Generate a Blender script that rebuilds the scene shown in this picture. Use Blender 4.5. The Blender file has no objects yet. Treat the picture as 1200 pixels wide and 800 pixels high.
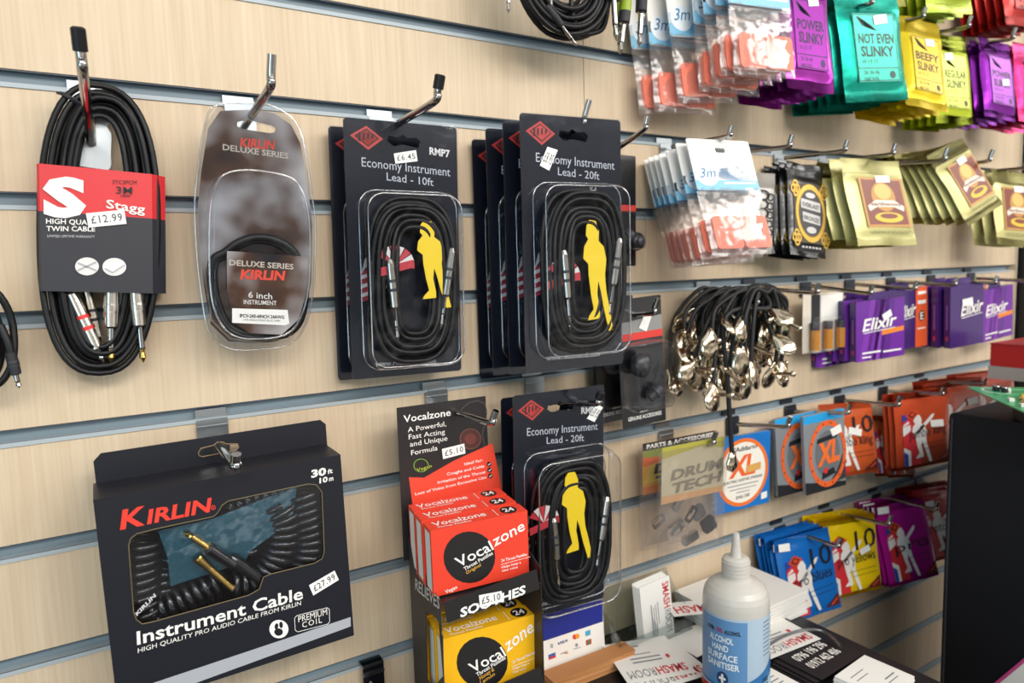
import bpy, bmesh, math, random
from mathutils import Vector, Matrix, geometry
random.seed(7)
S = bpy.context.scene
COL = S.collection
PI = math.pi
# ------------------------------------------------------------------ camera
YAW, PITCH, ROLL = 0.5432, 0.1035, -0.0315
FPX = 800.0                                     # focal length in pixels of the 1200 px wide frame
CAM = Vector((0.0, -0.7118, 1.5713))
FW = Vector((math.sin(YAW)*math.cos(PITCH), math.cos(YAW)*math.cos(PITCH), -math.sin(PITCH)))
_r0 = Vector((math.cos(YAW), -math.sin(YAW), 0)); _u0 = _r0.cross(FW)
RT = math.cos(ROLL)*_r0 + math.sin(ROLL)*_u0
UP = -math.sin(ROLL)*_r0 + math.cos(ROLL)*_u0
cd = bpy.data.cameras.new('camera'); cam = bpy.data.objects.new('camera', cd); COL.objects.link(cam)
cam.matrix_world = Matrix(((RT.x, UP.x, -FW.x, CAM.x), (RT.y, UP.y, -FW.y, CAM.y), (RT.z, UP.z, -FW.z, CAM.z), (0, 0, 0, 1)))
cd.sensor_width = 36; cd.lens = 36*FPX/1200; cd.clip_start = 0.02
cd.dof.use_dof = True; cd.dof.focus_distance = 0.65; cd.dof.aperture_fstop = 6.0
S.camera = cam
# ------------------------------------------------------------------ light and exposure
W = bpy.data.worlds.new('world'); S.world = W; W.use_nodes = True
nt_ = W.node_tree; bg = nt_.nodes['Background']; bg.inputs[1].default_value = 0.72
# the rest of the shop as soft surroundings: dark floor, mid-tone clutter, bright ceiling, cool shop window to one side
_tc = nt_.nodes.new('ShaderNodeTexCoord'); _sp = nt_.nodes.new('ShaderNodeSeparateXYZ'); _rz = nt_.nodes.new('ShaderNodeValToRGB'); _no = nt_.nodes.new('ShaderNodeTexNoise')
_mr = nt_.nodes.new('ShaderNodeMapRange'); _mx = nt_.nodes.new('ShaderNodeMix'); _m2 = nt_.nodes.new('ShaderNodeMix'); _mz = nt_.nodes.new('ShaderNodeMapRange'); _mw = nt_.nodes.new('ShaderNodeMapRange')
nt_.links.new(_tc.outputs['Generated'], _sp.inputs[0]); nt_.links.new(_sp.outputs['Z'], _mz.inputs[0]); _mz.inputs[1].default_value = -1; _mz.inputs[2].default_value = 1
nt_.links.new(_mz.outputs[0], _rz.inputs[0]); _cr = _rz.color_ramp
for _p, _c in ((0, (.10, .085, .07)), (.42, (.24, .215, .19)), (.52, (.26, .24, .22)), (.7, (1.0, .95, .88)), (1, (1.3, 1.24, 1.15))):
    _e = _cr.elements[0] if _p == 0 else (_cr.elements[1] if _p == 1 else _cr.elements.new(_p)); _e.color = _c+(1,)
for _e in _cr.elements: pass
_no.inputs['Scale'].default_value = 3.2; _no.inputs['Detail'].default_value = 1.0
nt_.links.new(_tc.outputs['Generated'], _no.inputs['Vector']); nt_.links.new(_no.outputs[0], _mr.inputs[0])
_mr.inputs[1].default_value = .38; _mr.inputs[2].default_value = .62; _mr.inputs[3].default_value = .35; _mr.inputs[4].default_value = 1.6
_mx.data_type = 'RGBA'; _mx.blend_type = 'MULTIPLY'; _mx.inputs[0].default_value = 1
nt_.links.new(_rz.outputs[0], _mx.inputs[6]); nt_.links.new(_mr.outputs[0], _mx.inputs[7])
_mw.inputs[1].default_value = -.35; _mw.inputs[2].default_value = -.95; nt_.links.new(_sp.outputs['X'], _mw.inputs[0])
_m2.data_type = 'RGBA'; _m2.blend_type = 'MULTIPLY'; _m2.inputs[7].default_value = (.55, .85, 1.05, 1); nt_.links.new(_mw.outputs[0], _m2.inputs[0])
nt_.links.new(_mx.outputs[2], _m2.inputs[6]); nt_.links.new(_m2.outputs[2], bg.inputs[0])
S.view_settings.view_transform = 'Standard'; S.view_settings.look = 'None'
S.view_settings.exposure = 0.0; S.view_settings.gamma = 1.0; S.view_settings.use_curve_mapping = False
try:
    S.cycles.max_bounces = 24; S.cycles.transparent_max_bounces = 40; S.cycles.glossy_bounces = 4; S.cycles.diffuse_bounces = 3
    S.cycles.caustics_reflective = False; S.cycles.caustics_refractive = False; S.cycles.sample_clamp_indirect = 4
except Exception: pass
def area(name, loc, target, sx, sy, power, col):
    l = bpy.data.lights.new(name, 'AREA'); l.shape = 'RECTANGLE'; l.size = sx; l.size_y = sy; l.energy = power; l.color = col
    o = bpy.data.objects.new(name, l); COL.objects.link(o); o.location = loc
    o.rotation_euler = (Vector(target)-Vector(loc)).to_track_quat('-Z', 'Y').to_euler(); return o
area('ceiling_light', (0.9, -2.0, 2.75), (0.7, -.3, 1.2), 1.2, 0.4, 24, (1.0, 0.96, 0.91))
area('ceiling_light', (-0.5, -2.4, 2.75), (0.1, -.3, 1.0), 1.2, 0.4, 31, (1.0, 0.95, 0.89))
area('ceiling_light', (2.6, -1.5, 2.75), (1.4, -.1, 1.2), 1.2, 0.4, 20, (1.0, 0.96, 0.92))
for _x in (0.6, 2.2, 3.8, 5.4): area('ceiling_light', (_x, -4.2, 2.75), (_x-.6, -2.6, 1.2), 1.2, 0.35, 15, (1.0, 0.97, 0.93))
area('window_light', (-1.9, -1.9, 1.4), (0.4, 0, 1.3), 0.9, 1.3, 17, (0.6, 0.85, 1.0))

# ------------------------------------------------------------------ pixel rays, frames
def ray(x, y): return FW + RT*((x-600)/FPX) - UP*((y-400)/FPX)
def at(x, y, d=0.0):
    r = ray(x, y); return CAM + r*((-d-CAM.y)/r.y)
def atz(x, y, z):
    r = ray(x, y); return CAM + r*((z-CAM.z)/r.z)
def dsol(x, y, X):
    a = at(x, y, 0).x; b = at(x, y, .1).x
    return (X-a)/(b-a)*.1
def crop(k, ox, oy): return lambda x, y: (ox+x/k, oy+y/k)
class Fr:
    def __init__(s, TL=None, TR=None, BL=None, a=0, b=None, c=None, raw=None, auto=False):
        if raw: s.O, s.ex, s.ez, s.W, s.H = raw
        else:
            b = a if b is None else b; c = a if c is None else c
            A, B, C = at(*TL, a), at(*TR, b), at(*BL, c)
            s.ex = (B-A).normalized(); s.W = (B-A).length
            if auto:      # let the lower end swing out from the wall as far as its lean asks for
                k0 = (at(*BL, 0)-A).dot(s.ex); k1 = (at(*BL, .1)-A).dot(s.ex)
                C = at(*BL, min(max(-k0/(k1-k0)*.1, a-.012), a+.045))
            dn = C-A; dn -= s.ex*dn.dot(s.ex); s.H = dn.length; s.ez = -dn.normalized(); s.O = A-s.ez*s.H
        s.ey = s.ez.cross(s.ex).normalized()
    def P(s, u, v, y=0.0): return s.O + s.ex*u + s.ez*v + s.ey*y
    def N(s, u, v, y=0.0): return s.P(u*s.W, v*s.H, y)
    def uv(s, x, y, dy=0.0):
        r = ray(x, y); q = s.O+s.ey*dy
        p = CAM + r*((q-CAM).dot(s.ey)/r.dot(s.ey)) - s.O
        return (p.dot(s.ex), p.dot(s.ez))
    def top(s, t): return Fr(raw=(s.P(0, s.H, 0), s.ex, s.ey, s.W, t))
    def left(s, t): return Fr(raw=(s.P(0, 0, t), -s.ey, s.ez, t, s.H))
    def right(s, t): return Fr(raw=(s.P(s.W, 0, 0), s.ey, s.ez, t, s.H))
    def back(s, y): return Fr(raw=(s.P(0, 0, y), s.ex, s.ez, s.W, s.H))
    def M(s):
        o = s.P(s.W/2, 0, 0)
        return Matrix(((s.ex.x, s.ey.x, s.ez.x, o.x), (s.ex.y, s.ey.y, s.ez.y, o.y), (s.ex.z, s.ey.z, s.ez.z, o.z), (0, 0, 0, 1)))
def flat(p, ang, w, h):       # a frame lying on a horizontal surface, centred on world point p
    ex = Vector((math.cos(ang), math.sin(ang), 0)); ez = Vector((-math.sin(ang), math.cos(ang), 0))
    return Fr(raw=(Vector(p)-ex*w/2-ez*h/2, ex, ez, w, h))

# ------------------------------------------------------------------ materials
def lin(h):
    r = [int(h[i:i+2], 16)/255 for i in (0, 2, 4)]
    return tuple(c/12.92 if c <= .04045 else ((c+.055)/1.055)**2.4 for c in r)+(1,)
_m = {}
def mat(h, rough=.5, metal=0.0, coat=0.0, bump=0.0, bscale=60, spec=None):
    k = (h, rough, metal, coat, bump, bscale, spec)
    if k in _m: return _m[k]
    m = bpy.data.materials.new('m_%s_%d' % (h, len(_m))); m.use_nodes = True; nt = m.node_tree
    b = nt.nodes['Principled BSDF']; b.inputs['Base Color'].default_value = lin(h)
    b.inputs['Roughness'].default_value = rough; b.inputs['Metallic'].default_value = metal
    b.inputs['Coat Weight'].default_value = coat; b.inputs['Coat Roughness'].default_value = .08
    if spec is not None: b.inputs['Specular IOR Level'].default_value = spec
    if bump:
        tc = nt.nodes.new('ShaderNodeTexCoord'); n = nt.nodes.new('ShaderNodeTexNoise'); n.inputs['Scale'].default_value = bscale
        n.inputs['Detail'].default_value = 3
        bp = nt.nodes.new('ShaderNodeBump'); bp.inputs['Strength'].default_value = bump; bp.inputs['Distance'].default_value = .004
        nt.links.new(tc.outputs['Object'], n.inputs['Vector']); nt.links.new(n.outputs[0], bp.inputs['Height']); nt.links.new(bp.outputs[0], b.inputs['Normal'])
        if coat: nt.links.new(bp.outputs[0], b.inputs['Coat Normal'])
    _m[k] = m; return m
def clear(tint='f7f8fa', k0=.022, k1=.8, rough=.05, bump=0.0, bscale=40, haze=0.0, hc=(.8, .78, .77)):
    k = ('clear', tint, k0, k1, rough, bump, bscale, haze, hc)
    if k in _m: return _m[k]
    m = bpy.data.materials.new('clear_plastic_%d' % len(_m)); m.use_nodes = True; nt = m.node_tree
    for n in list(nt.nodes): nt.nodes.remove(n)
    N = nt.nodes.new; L = nt.links.new
    out = N('ShaderNodeOutputMaterial'); mx = N('ShaderNodeMixShader'); t = N('ShaderNodeBsdfTransparent'); g = N('ShaderNodeBsdfGlossy')
    t.inputs[0].default_value = lin(tint); g.inputs['Roughness'].default_value = rough; g.inputs[0].default_value = (1, 1, 1, 1)
    lw = N('ShaderNodeLayerWeight'); pw = N('ShaderNodeMath'); pw.operation = 'POWER'; pw.inputs[1].default_value = 3.5
    ma = N('ShaderNodeMath'); ma.operation = 'MULTIPLY_ADD'; ma.inputs[1].default_value = k1; ma.inputs[2].default_value = k0
    L(lw.outputs['Facing'], pw.inputs[0]); L(pw.outputs[0], ma.inputs[0]); L(ma.outputs[0], mx.inputs[0])
    base = t.outputs[0]
    if haze:
        d = N('ShaderNodeBsdfDiffuse'); d.inputs[0].default_value = hc+(1,); h = N('ShaderNodeMixShader'); h.inputs[0].default_value = haze
        L(t.outputs[0], h.inputs[1]); L(d.outputs[0], h.inputs[2]); base = h.outputs[0]
    L(base, mx.inputs[1]); L(g.outputs[0], mx.inputs[2]); L(mx.outputs[0], out.inputs[0])
    if bump:
        tc = N('ShaderNodeTexCoord'); n = N('ShaderNodeTexNoise'); n.inputs['Scale'].default_value = bscale; n.inputs['Detail'].default_value = 2
        bp = N('ShaderNodeBump'); bp.inputs['Strength'].default_value = bump; bp.inputs['Distance'].default_value = .006
        L(tc.outputs['Object'], n.inputs['Vector']); L(n.outputs[0], bp.inputs['Height']); L(bp.outputs[0], g.inputs['Normal']); L(bp.outputs[0], lw.inputs['Normal'])
    _m[k] = m; return m
def wood():
    m = bpy.data.materials.new('maple_laminate'); m.use_nodes = True; nt = m.node_tree; N = nt.nodes.new; L = nt.links.new
    b = nt.nodes['Principled BSDF']; b.inputs['Roughness'].default_value = .5; b.inputs['Specular IOR Level'].default_value = .3
    tc = N('ShaderNodeTexCoord')
    def noise(sx, sz, det, dist=0):
        mp = N('ShaderNodeMapping'); mp.inputs['Scale'].default_value = (sx, sx, sz); n = N('ShaderNodeTexNoise'); n.inputs['Scale'].default_value = 1
        n.inputs['Detail'].default_value = det; n.inputs['Distortion'].default_value = dist
        L(tc.outputs['Object'], mp.inputs[0]); L(mp.outputs[0], n.inputs['Vector']); return n
    fine = noise(330, 9, 4); big = noise(13, 2.2, 3, 1.2); mid = noise(60, 2.5, 3, .5)
    r = N('ShaderNodeValToRGB'); r.color_ramp.elements[0].position = .3; r.color_ramp.elements[0].color = lin('bea78a'); r.color_ramp.elements[1].position = .68; r.color_ramp.elements[1].color = lin('d8c6ab')
    a = N('ShaderNodeMath'); a.operation = 'MULTIPLY_ADD'; a.inputs[1].default_value = .42
    b2 = N('ShaderNodeMath'); b2.operation = 'MULTIPLY_ADD'; b2.inputs[1].default_value = .3
    c = N('ShaderNodeMath'); c.operation = 'MULTIPLY'; c.inputs[1].default_value = .28
    L(big.outputs[0], c.inputs[0]); L(mid.outputs[0], b2.inputs[0]); L(c.outputs[0], b2.inputs[2]); L(fine.outputs[0], a.inputs[0]); L(b2.outputs[0], a.inputs[2])
    L(a.outputs[0], r.inputs[0]); L(r.outputs[0], b.inputs['Base Color']); return m
BLACK = mat('0e0f13', .45); CARD = mat('15161b', .4, coat=.25); WHITE = mat('ece9e2', .6); PAPER = mat('e9e6e0', .8)
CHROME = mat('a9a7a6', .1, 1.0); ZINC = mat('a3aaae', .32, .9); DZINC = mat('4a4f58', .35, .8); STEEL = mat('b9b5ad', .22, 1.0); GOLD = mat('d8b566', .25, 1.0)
RUBBER = mat('0c0c0f', .45, spec=.35); RED = mat('d8312f', .5); INK = mat('1b1b20', .6); GREY = mat('8d9095', .5)
CLEAR = clear(); CLEARB = clear(k0=.018, bump=.8, bscale=26, rough=.03); FILM = clear(k0=.014, k1=.6, bump=.22, bscale=11, rough=.06); RIM = clear(k0=.28, k1=.7, rough=.12); BAG = clear('f3f0ee', .045, .6, .14, .55, 28, .06)
YELLOW = mat('e6c51c', .5); SMOKE = mat('2c2f36', .5)

# ------------------------------------------------------------------ text glyphs
_t = {}
def glyphs(s, bold=0.0, sp=1.0):
    k = (s, bold, sp)
    if k not in _t:
        cu = bpy.data.curves.new('t', 'FONT'); cu.body = s; cu.offset = bold; cu.fill_mode = 'FRONT'; cu.resolution_u = 2; cu.dimensions = '2D'; cu.space_character = sp
        o = bpy.data.objects.new('t', cu); me = bpy.data.meshes.new_from_object(o)
        _t[k] = ([tuple(v.co) for v in me.vertices], [tuple(p.vertices) for p in me.polygons])
        bpy.data.meshes.remove(me); bpy.data.objects.remove(o); bpy.data.curves.remove(cu)
    return _t[k]
LAY = .0002
# ------------------------------------------------------------------ mesh builder (several materials in one mesh)
class MB:
    def __init__(s): s.v = []; s.f = []; s.mi = []; s.sm = []; s.mats = []
    def idx(s, m):
        if m not in s.mats: s.mats.append(m)
        return s.mats.index(m)
    def add(s, vs, fs, m, smooth=False):
        o = len(s.v); s.v += [Vector(p) for p in vs]; i = s.idx(m)
        for f in fs: s.f.append(tuple(o+k for k in f)); s.mi.append(i); s.sm.append(smooth)
        return s
    def box(s, F, u0, u1, v0, v1, y0, y1, m):
        P = [F.P(u, v, y) for y in (y0, y1) for v in (v0, v1) for u in (u0, u1)]
        return s.add(P, [(0, 1, 3, 2), (5, 4, 6, 7), (4, 0, 2, 6), (1, 5, 7, 3), (2, 3, 7, 6), (4, 5, 1, 0)], m)
    def prism(s, F, pts, y0, y1, m, holes=(), edge=None):
        # pts: metres in the frame; front at y0, back at y1
        loops = [list(pts)]+[list(h) for h in holes]
        tri = geometry.tessellate_polygon([[Vector((p[0], p[1], 0)) for p in l] for l in loops])
        al = [p for l in loops for p in l]; n = len(al)
        fr = []
        for t in tri:
            a, b, c = [al[i] for i in t]
            fr.append(t if (b[0]-a[0])*(c[1]-a[1])-(b[1]-a[1])*(c[0]-a[0]) > 0 else (t[0], t[2], t[1]))
        s.add([F.P(p[0], p[1], y0) for p in al], fr, m); s.add([F.P(p[0], p[1], y1) for p in al], [tuple(reversed(t)) for t in fr], m)
        for li, l in enumerate(loops):
            k = len(l); ar = sum(l[i][0]*l[(i+1) % k][1]-l[(i+1) % k][0]*l[i][1] for i in range(k))
            if (ar < 0) != (li > 0): l = l[::-1]
            V = [F.P(p[0], p[1], y) for y in (y0, y1) for p in l]
            s.add(V, [(i, k+i, k+(i+1) % k, (i+1) % k) for i in range(k)], edge or m)
        return s
    def poly(s, F, pts, m, lay=1, px=True, y=0.0):
        q = [F.uv(*p, y) if px else (p[0]*F.W, p[1]*F.H) for p in pts]
        if sum(q[i][0]*q[(i+1) % len(q)][1]-q[(i+1) % len(q)][0]*q[i][1] for i in range(len(q))) < 0: q = q[::-1]
        return s.add([F.P(a, b, y-lay*LAY) for a, b in q], [tuple(range(len(q)))], m)
    def ell(s, F, c, rx, ry, m, lay=1, px=True, y=0.0, rot=0.0, n=24):
        return s.poly(F, [(c[0]+rx*math.cos(t)*math.cos(rot)-ry*math.sin(t)*math.sin(rot), c[1]+rx*math.cos(t)*math.sin(rot)+ry*math.sin(t)*math.cos(rot)) for t in [2*PI*i/n for i in range(n)]], m, lay, px, y)
    def ring(s, F, c, rx, ry, w, m, lay=1, px=True, y=0.0, n=28):
        cv = lambda p: F.uv(*p, y) if px else (p[0]*F.W, p[1]*F.H)
        A = [F.P(*cv((c[0]+rx*k*math.cos(t), c[1]+ry*k*math.sin(t))), y-lay*LAY) for k in (1, 1-w) for t in [2*PI*i/n for i in range(n)]]
        fs = [(i, (i+1) % n, n+(i+1) % n, n+i) for i in range(n)]
        if px: fs = [f[::-1] for f in fs]
        return s.add(A, fs, m)
    def line(s, F, p, q, w, m, lay=1, px=True, y=0.0):
        a, b = Vector(p), Vector(q); d = (b-a).normalized(); n = Vector((-d.y, d.x))*w/2
        return s.poly(F, [a+n, b+n, b-n, a-n], m, lay, px, y)
    def text(s, F, t, BL, BR, TL, m, bold=0.0, lay=2, px=True, y=0.0, cap=True, sp=1.0):
        vs, fs = glyphs(t, bold, sp)
        if not vs: return s
        cv = lambda p: Vector(F.uv(*p, y) if px else (p[0]*F.W, p[1]*F.H))
        a, b, c = cv(BL), cv(BR), cv(TL)
        x0 = min(v[0] for v in vs); x1 = max(v[0] for v in vs)
        h = max(v[1] for v in glyphs('H' if cap is True else cap, bold)[0])
        o = []
        for v in vs:
            q = a+(b-a)*((v[0]-x0)/(x1-x0))+(c-a)*(v[1]/h); o.append(F.P(q.x, q.y, y-lay*LAY))
        return s.add(o, fs, m)
    def tube(s, path, r, m, n=8, closed=False, caps=True):
        P = [Vector(p) for p in path]; k = len(P); V = []; up = None
        for i, p in enumerate(P):
            a = P[i-1] if (closed or i > 0) else P[i]; b = P[(i+1) % k] if (closed or i < k-1) else P[i]
            t = (b-a).normalized()
            if up is None: up = t.orthogonal().normalized()
            up = (up-t*up.dot(t)).normalized(); w = t.cross(up); rr = r[i] if hasattr(r, '__len__') else r
            V += [p+(up*math.cos(2*PI*j/n)+w*math.sin(2*PI*j/n))*rr for j in range(n)]
        fs = []
        for i in range(k if closed else k-1):
            j = (i+1) % k; off = 0
            if closed and j == 0:     # best twist match
                off = min(range(n), key=lambda o: sum((V[i*n+q]-V[(q+o) % n]).length for q in range(n)))
            fs += [(i*n+q, i*n+(q+1) % n, j*n+(q+1+off) % n, j*n+(q+off) % n) for q in range(n)]
        s.add(V, fs, m, True)
        if caps and not closed:
            s.add(V[:n], [tuple(range(n))[::-1]], m); s.add(V[-n:], [tuple(range(n))], m)
        return s
    def lathe(s, A, B, prof, n=14):
        # prof: (t along A->B in 0..1, radius, material of the band that follows)
        A, B = Vector(A), Vector(B); ax = (B-A).normalized(); u = ax.orthogonal().normalized(); w = ax.cross(u)
        for (t0, r0, m), (t1, r1, _) in zip(prof, prof[1:]):
            V = [A+(B-A)*t+(u*math.cos(2*PI*j/n)+w*math.sin(2*PI*j/n))*max(r, 1e-5) for t, r in ((t0, r0), (t1, r1)) for j in range(n)]
            s.add(V, [(j, (j+1) % n, n+(j+1) % n, n+j) for j in range(n)], m, True)
        return s
    def sphere(s, c, r, m, sc=(1, 1, 1), n=10):
        V = []; fs = []
        for i in range(n+1):
            for j in range(2*n):
                a = PI*i/n; b = PI*j/n
                V.append(Vector(c)+Vector((r*sc[0]*math.sin(a)*math.cos(b), r*sc[1]*math.sin(a)*math.sin(b), r*sc[2]*math.cos(a))))
        for i in range(n):
            for j in range(2*n): fs.append((i*2*n+j, (i+1)*2*n+j, (i+1)*2*n+(j+1) % (2*n), i*2*n+(j+1) % (2*n)))
        return s.add(V, fs, m, True)
    def loft(s, rings, m, cap=True, smooth=True):
        n = len(rings[0]); V = [p for r in rings for p in r]
        s.add(V, [(i*n+j, i*n+(j+1) % n, (i+1)*n+(j+1) % n, (i+1)*n+j) for i in range(len(rings)-1) for j in range(n)], m, smooth)
        if cap: s.add(rings[-1], [tuple(range(n))], m)
        return s
    def build(s, name, parent=None, M=None):
        if parent is not None:
            M = parent.matrix_basis.copy(); q = parent.parent
            while q is not None: M = q.matrix_basis @ M; q = q.parent
        M = M or Matrix.Identity(4); inv = M.inverted()
        me = bpy.data.meshes.new(name); me.from_pydata([inv @ p for p in s.v], [], s.f)
        for m in s.mats: me.materials.append(m)
        me.polygons.foreach_set('material_index', s.mi); me.polygons.foreach_set('use_smooth', s.sm); me.update()
        o = bpy.data.objects.new(name, me); COL.objects.link(o)
        if parent is not None: o.parent = parent
        else: o.matrix_basis = M
        return o
def tag(o, label, cat, group=None, kind=None):
    if label: o['label'] = label
    if cat: o['category'] = cat
    if group: o['group'] = group
    if kind: o['kind'] = kind
    return o
def thing(name, label, cat, M, group=None):
    o = bpy.data.objects.new(name, None); COL.objects.link(o); o.empty_display_size = .02
    o.matrix_basis = M if isinstance(M, Matrix) else Matrix.Translation(M)
    return tag(o, label, cat, group)
def struct(mb, name): return tag(mb.build(name), None, None, None, 'structure')
def dup(root, label, off=(0, 0, 0), rot=None, group=None, pivot=None):
    r = root.copy(); COL.objects.link(r); M = root.matrix_basis.copy()
    if rot is not None:
        pv = pivot or M.translation
        M = Matrix.Translation(pv) @ rot @ Matrix.Translation(-pv) @ M
    r.matrix_basis = Matrix.Translation(Vector(off)) @ M; r['label'] = label
    if group: r['group'] = group
    for ch in [c for c in root.children]:
        c = ch.copy(); COL.objects.link(c); c.parent = r
        for g in ch.children:
            d = g.copy(); COL.objects.link(d); d.parent = c
    return r
def rrect(u0, u1, v0, v1, r, n=5):
    o = []
    for cx, cy, a in ((u1-r, v1-r, 0), (u0+r, v1-r, PI/2), (u0+r, v0+r, PI), (u1-r, v0+r, 1.5*PI)):
        o += [(cx+r*math.cos(a+PI/2*i/n), cy+r*math.sin(a+PI/2*i/n)) for i in range(n+1)]
    return o
def smooth_loop(pts, k=6):
    o = []; n = len(pts)
    for i in range(n):
        p0, p1, p2, p3 = [Vector(pts[(i+j) % n]) for j in (-1, 0, 1, 2)]
        for q in range(k):
            t = q/k; o.append(.5*((2*p1)+(p2-p0)*t+(2*p0-5*p1+4*p2-p3)*t*t+(3*p1-p0-3*p2+p3)*t**3))
    return o
def smooth_path(pts, k=6):
    o = []; n = len(pts)
    for i in range(n-1):
        p0, p1, p2, p3 = [Vector(pts[min(max(i+j, 0), n-1)]) for j in (-1, 0, 1, 2)]
        for q in range(k):
            t = q/k; o.append(.5*((2*p1)+(p2-p0)*t+(2*p0-5*p1+4*p2-p3)*t*t+(3*p1-p0-3*p2+p3)*t**3))
    o.append(Vector(pts[-1])); return o
def sticker(parent, F, q, t, y=0.0, lay=5):
    mb = MB(); P = [F.uv(*p, y) for p in q]
    mb.prism(F, P, y-(lay+1)*LAY, y-lay*LAY, mat('efece6', .55))
    if t:
        a, b, c, d = [Vector(p) for p in q]          # TL TR BR BL
        mb.text(F, t, d+(b-a)*.1+(a-d)*.25, c+(a-b)*.08+(b-c)*.25, a+(b-a)*.1+(d-a)*.22, mat('55555a', .7), .012, lay+2, True, y, sp=1.15)
    return mb.build('price_label', parent)
def blister(mb, F, pts, depth, m, inset=.006, base=0.0):
    # clear shell standing off a card: pts in metres, dome towards the viewer
    c = Vector((sum(p[0] for p in pts)/len(pts), sum(p[1] for p in pts)/len(pts)))
    if sum(pts[i][0]*pts[(i+1) % len(pts)][1]-pts[(i+1) % len(pts)][0]*pts[i][1] for i in range(len(pts))) < 0: pts = pts[::-1]
    R = []
    for k, y in ((0, 0), (.25, -depth*.6), (.6, -depth*.92), (1.2, -depth)):
        R.append([F.P(*(Vector(p)+(c-Vector(p)).normalized()*inset*k), base+y) for p in pts])
    return mb.loft(R, m)
def coil(mb, F, u, v, ru, rv, n, r, m, y=-.004, p=2.3, step=None, tilt=0.0, k=40, seed=1):
    # n loops of cable lying against a face
    rnd = random.Random(seed); step = step or 2*r
    for i in range(n):
        a, b = ru-step*i*.9, rv-step*i*.95; ph = rnd.uniform(0, 6); du = rnd.uniform(-1, 1)*r*.8; dv = rnd.uniform(-1, 1)*r
        pts = []
        for j in range(k):
            t = 2*PI*j/k; ct, st = math.cos(t), math.sin(t)
            x = a*math.copysign(abs(ct)**(2/p), ct)+du; z = b*math.copysign(abs(st)**(2/p), st)+dv
            x, z = x*math.cos(tilt)-z*math.sin(tilt), x*math.sin(tilt)+z*math.cos(tilt)
            pts.append(F.P(u+x, v+z, y-abs(math.sin(t*1.5+ph))*r*1.5))
        mb.tube(pts, r, m, 7, True)
def jack(parent, A, B, r=.0045, body=None, band=None, tip=GOLD, name='jack_plug', frac=.5):
    # body from A, bright shaft and tip towards B
    body = body or STEEL; band = band or INK; mb = MB(); f = frac
    mb.lathe(A, B, [(0, r*.6, body), (.05, r*.95, body), (f*.4, r, band), (f*.46, r*1.03, body), (f*.58, r*1.03, band), (f*.64, r, body), (f*.95, r*.95, body), (f, r*.6, body), (f, .0001, body)], 14)
    o = mb.build(name, parent); m2 = MB()
    m2.lathe(A, B, [(f-.01, .0001, CHROME), (f-.01, r*.45, CHROME), (.8, r*.45, INK), (.82, r*.45, tip), (.86, r*.36, tip), (.93, r*.48, tip), (1, .0003, tip)], 12); m2.build('plug_tip', o)
    return o
def pouch(mb, F, t, m, st=.13, sb=.08, nu=16, nv=22, wob=.0012, seed=3, p=6):
    rnd = random.Random(seed); a, b, c = [rnd.uniform(0, 6) for _ in range(3)]
    V = []; fs = []
    def prof(u, v):
        g = 1-abs(2*u-1)**p
        if v < sb or v > 1-st: return 0
        w = (v-sb)/(1-st-sb); return g*(1-abs(2*w-1)**8)
    for side in (0, 1):
        for j in range(nv+1):
            for i in range(nu+1):
                u, v = i/nu, j/nv; h = prof(u, v); wv = wob*(math.sin(u*9+a)+math.sin(v*8+b+u*4)+.6*math.sin(v*40+c)*(v > 1-st or v < sb))
                y = t*(1-h)+wv*(1-h) if side == 0 else t+.35*t*h+wv*(1-h*.75)
                V.append(F.N(u, v, y))
    n = (nu+1)*(nv+1)
    for j in range(nv):
        for i in range(nu):
            q = j*(nu+1)+i; fs.append((q, q+1, q+nu+2, q+nu+1)); fs.append((n+q, n+q+nu+1, n+q+nu+2, n+q+1))
    return mb.add(V, fs, m, True)
# the outline of the standing guitarist emblem, in units of its own box (0..1)
MAN = [(x/115, (803-y)/300) for x, y in [(25, 505), (50, 508), (62, 535), (60, 560), (80, 575), (90, 610), (84, 650), (88, 690), (100, 735), (115, 800), (98, 802), (80, 745), (66, 690), (57, 665), (53, 700), (62, 745), (62, 766), (15, 769), (20, 758), (38, 740), (28, 700), (20, 650), (19, 620), (0, 605), (4, 575), (20, 555), (11, 545), (14, 520)]]
def man(mb, F, u0, u1, v0, v1, m, lay=3, y=0.0, neck=True):
    mb.poly(F, [(u0+(u1-u0)*a, v0+(v1-v0)*b) for a, b in MAN], m, lay, False, y)
    if neck:
        mb.poly(F, [(u0+(u1-u0)*a, v0+(v1-v0)*b) for a, b in ((.1, .62), (.2, .56), (1.15, .9), (1.25, .98), (1.1, .97))], m, lay, False, y)
ORD = ['front', 'second', 'third', 'fourth', 'fifth', 'sixth', 'seventh', 'eighth', 'ninth', 'tenth', 'eleventh']
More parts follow.
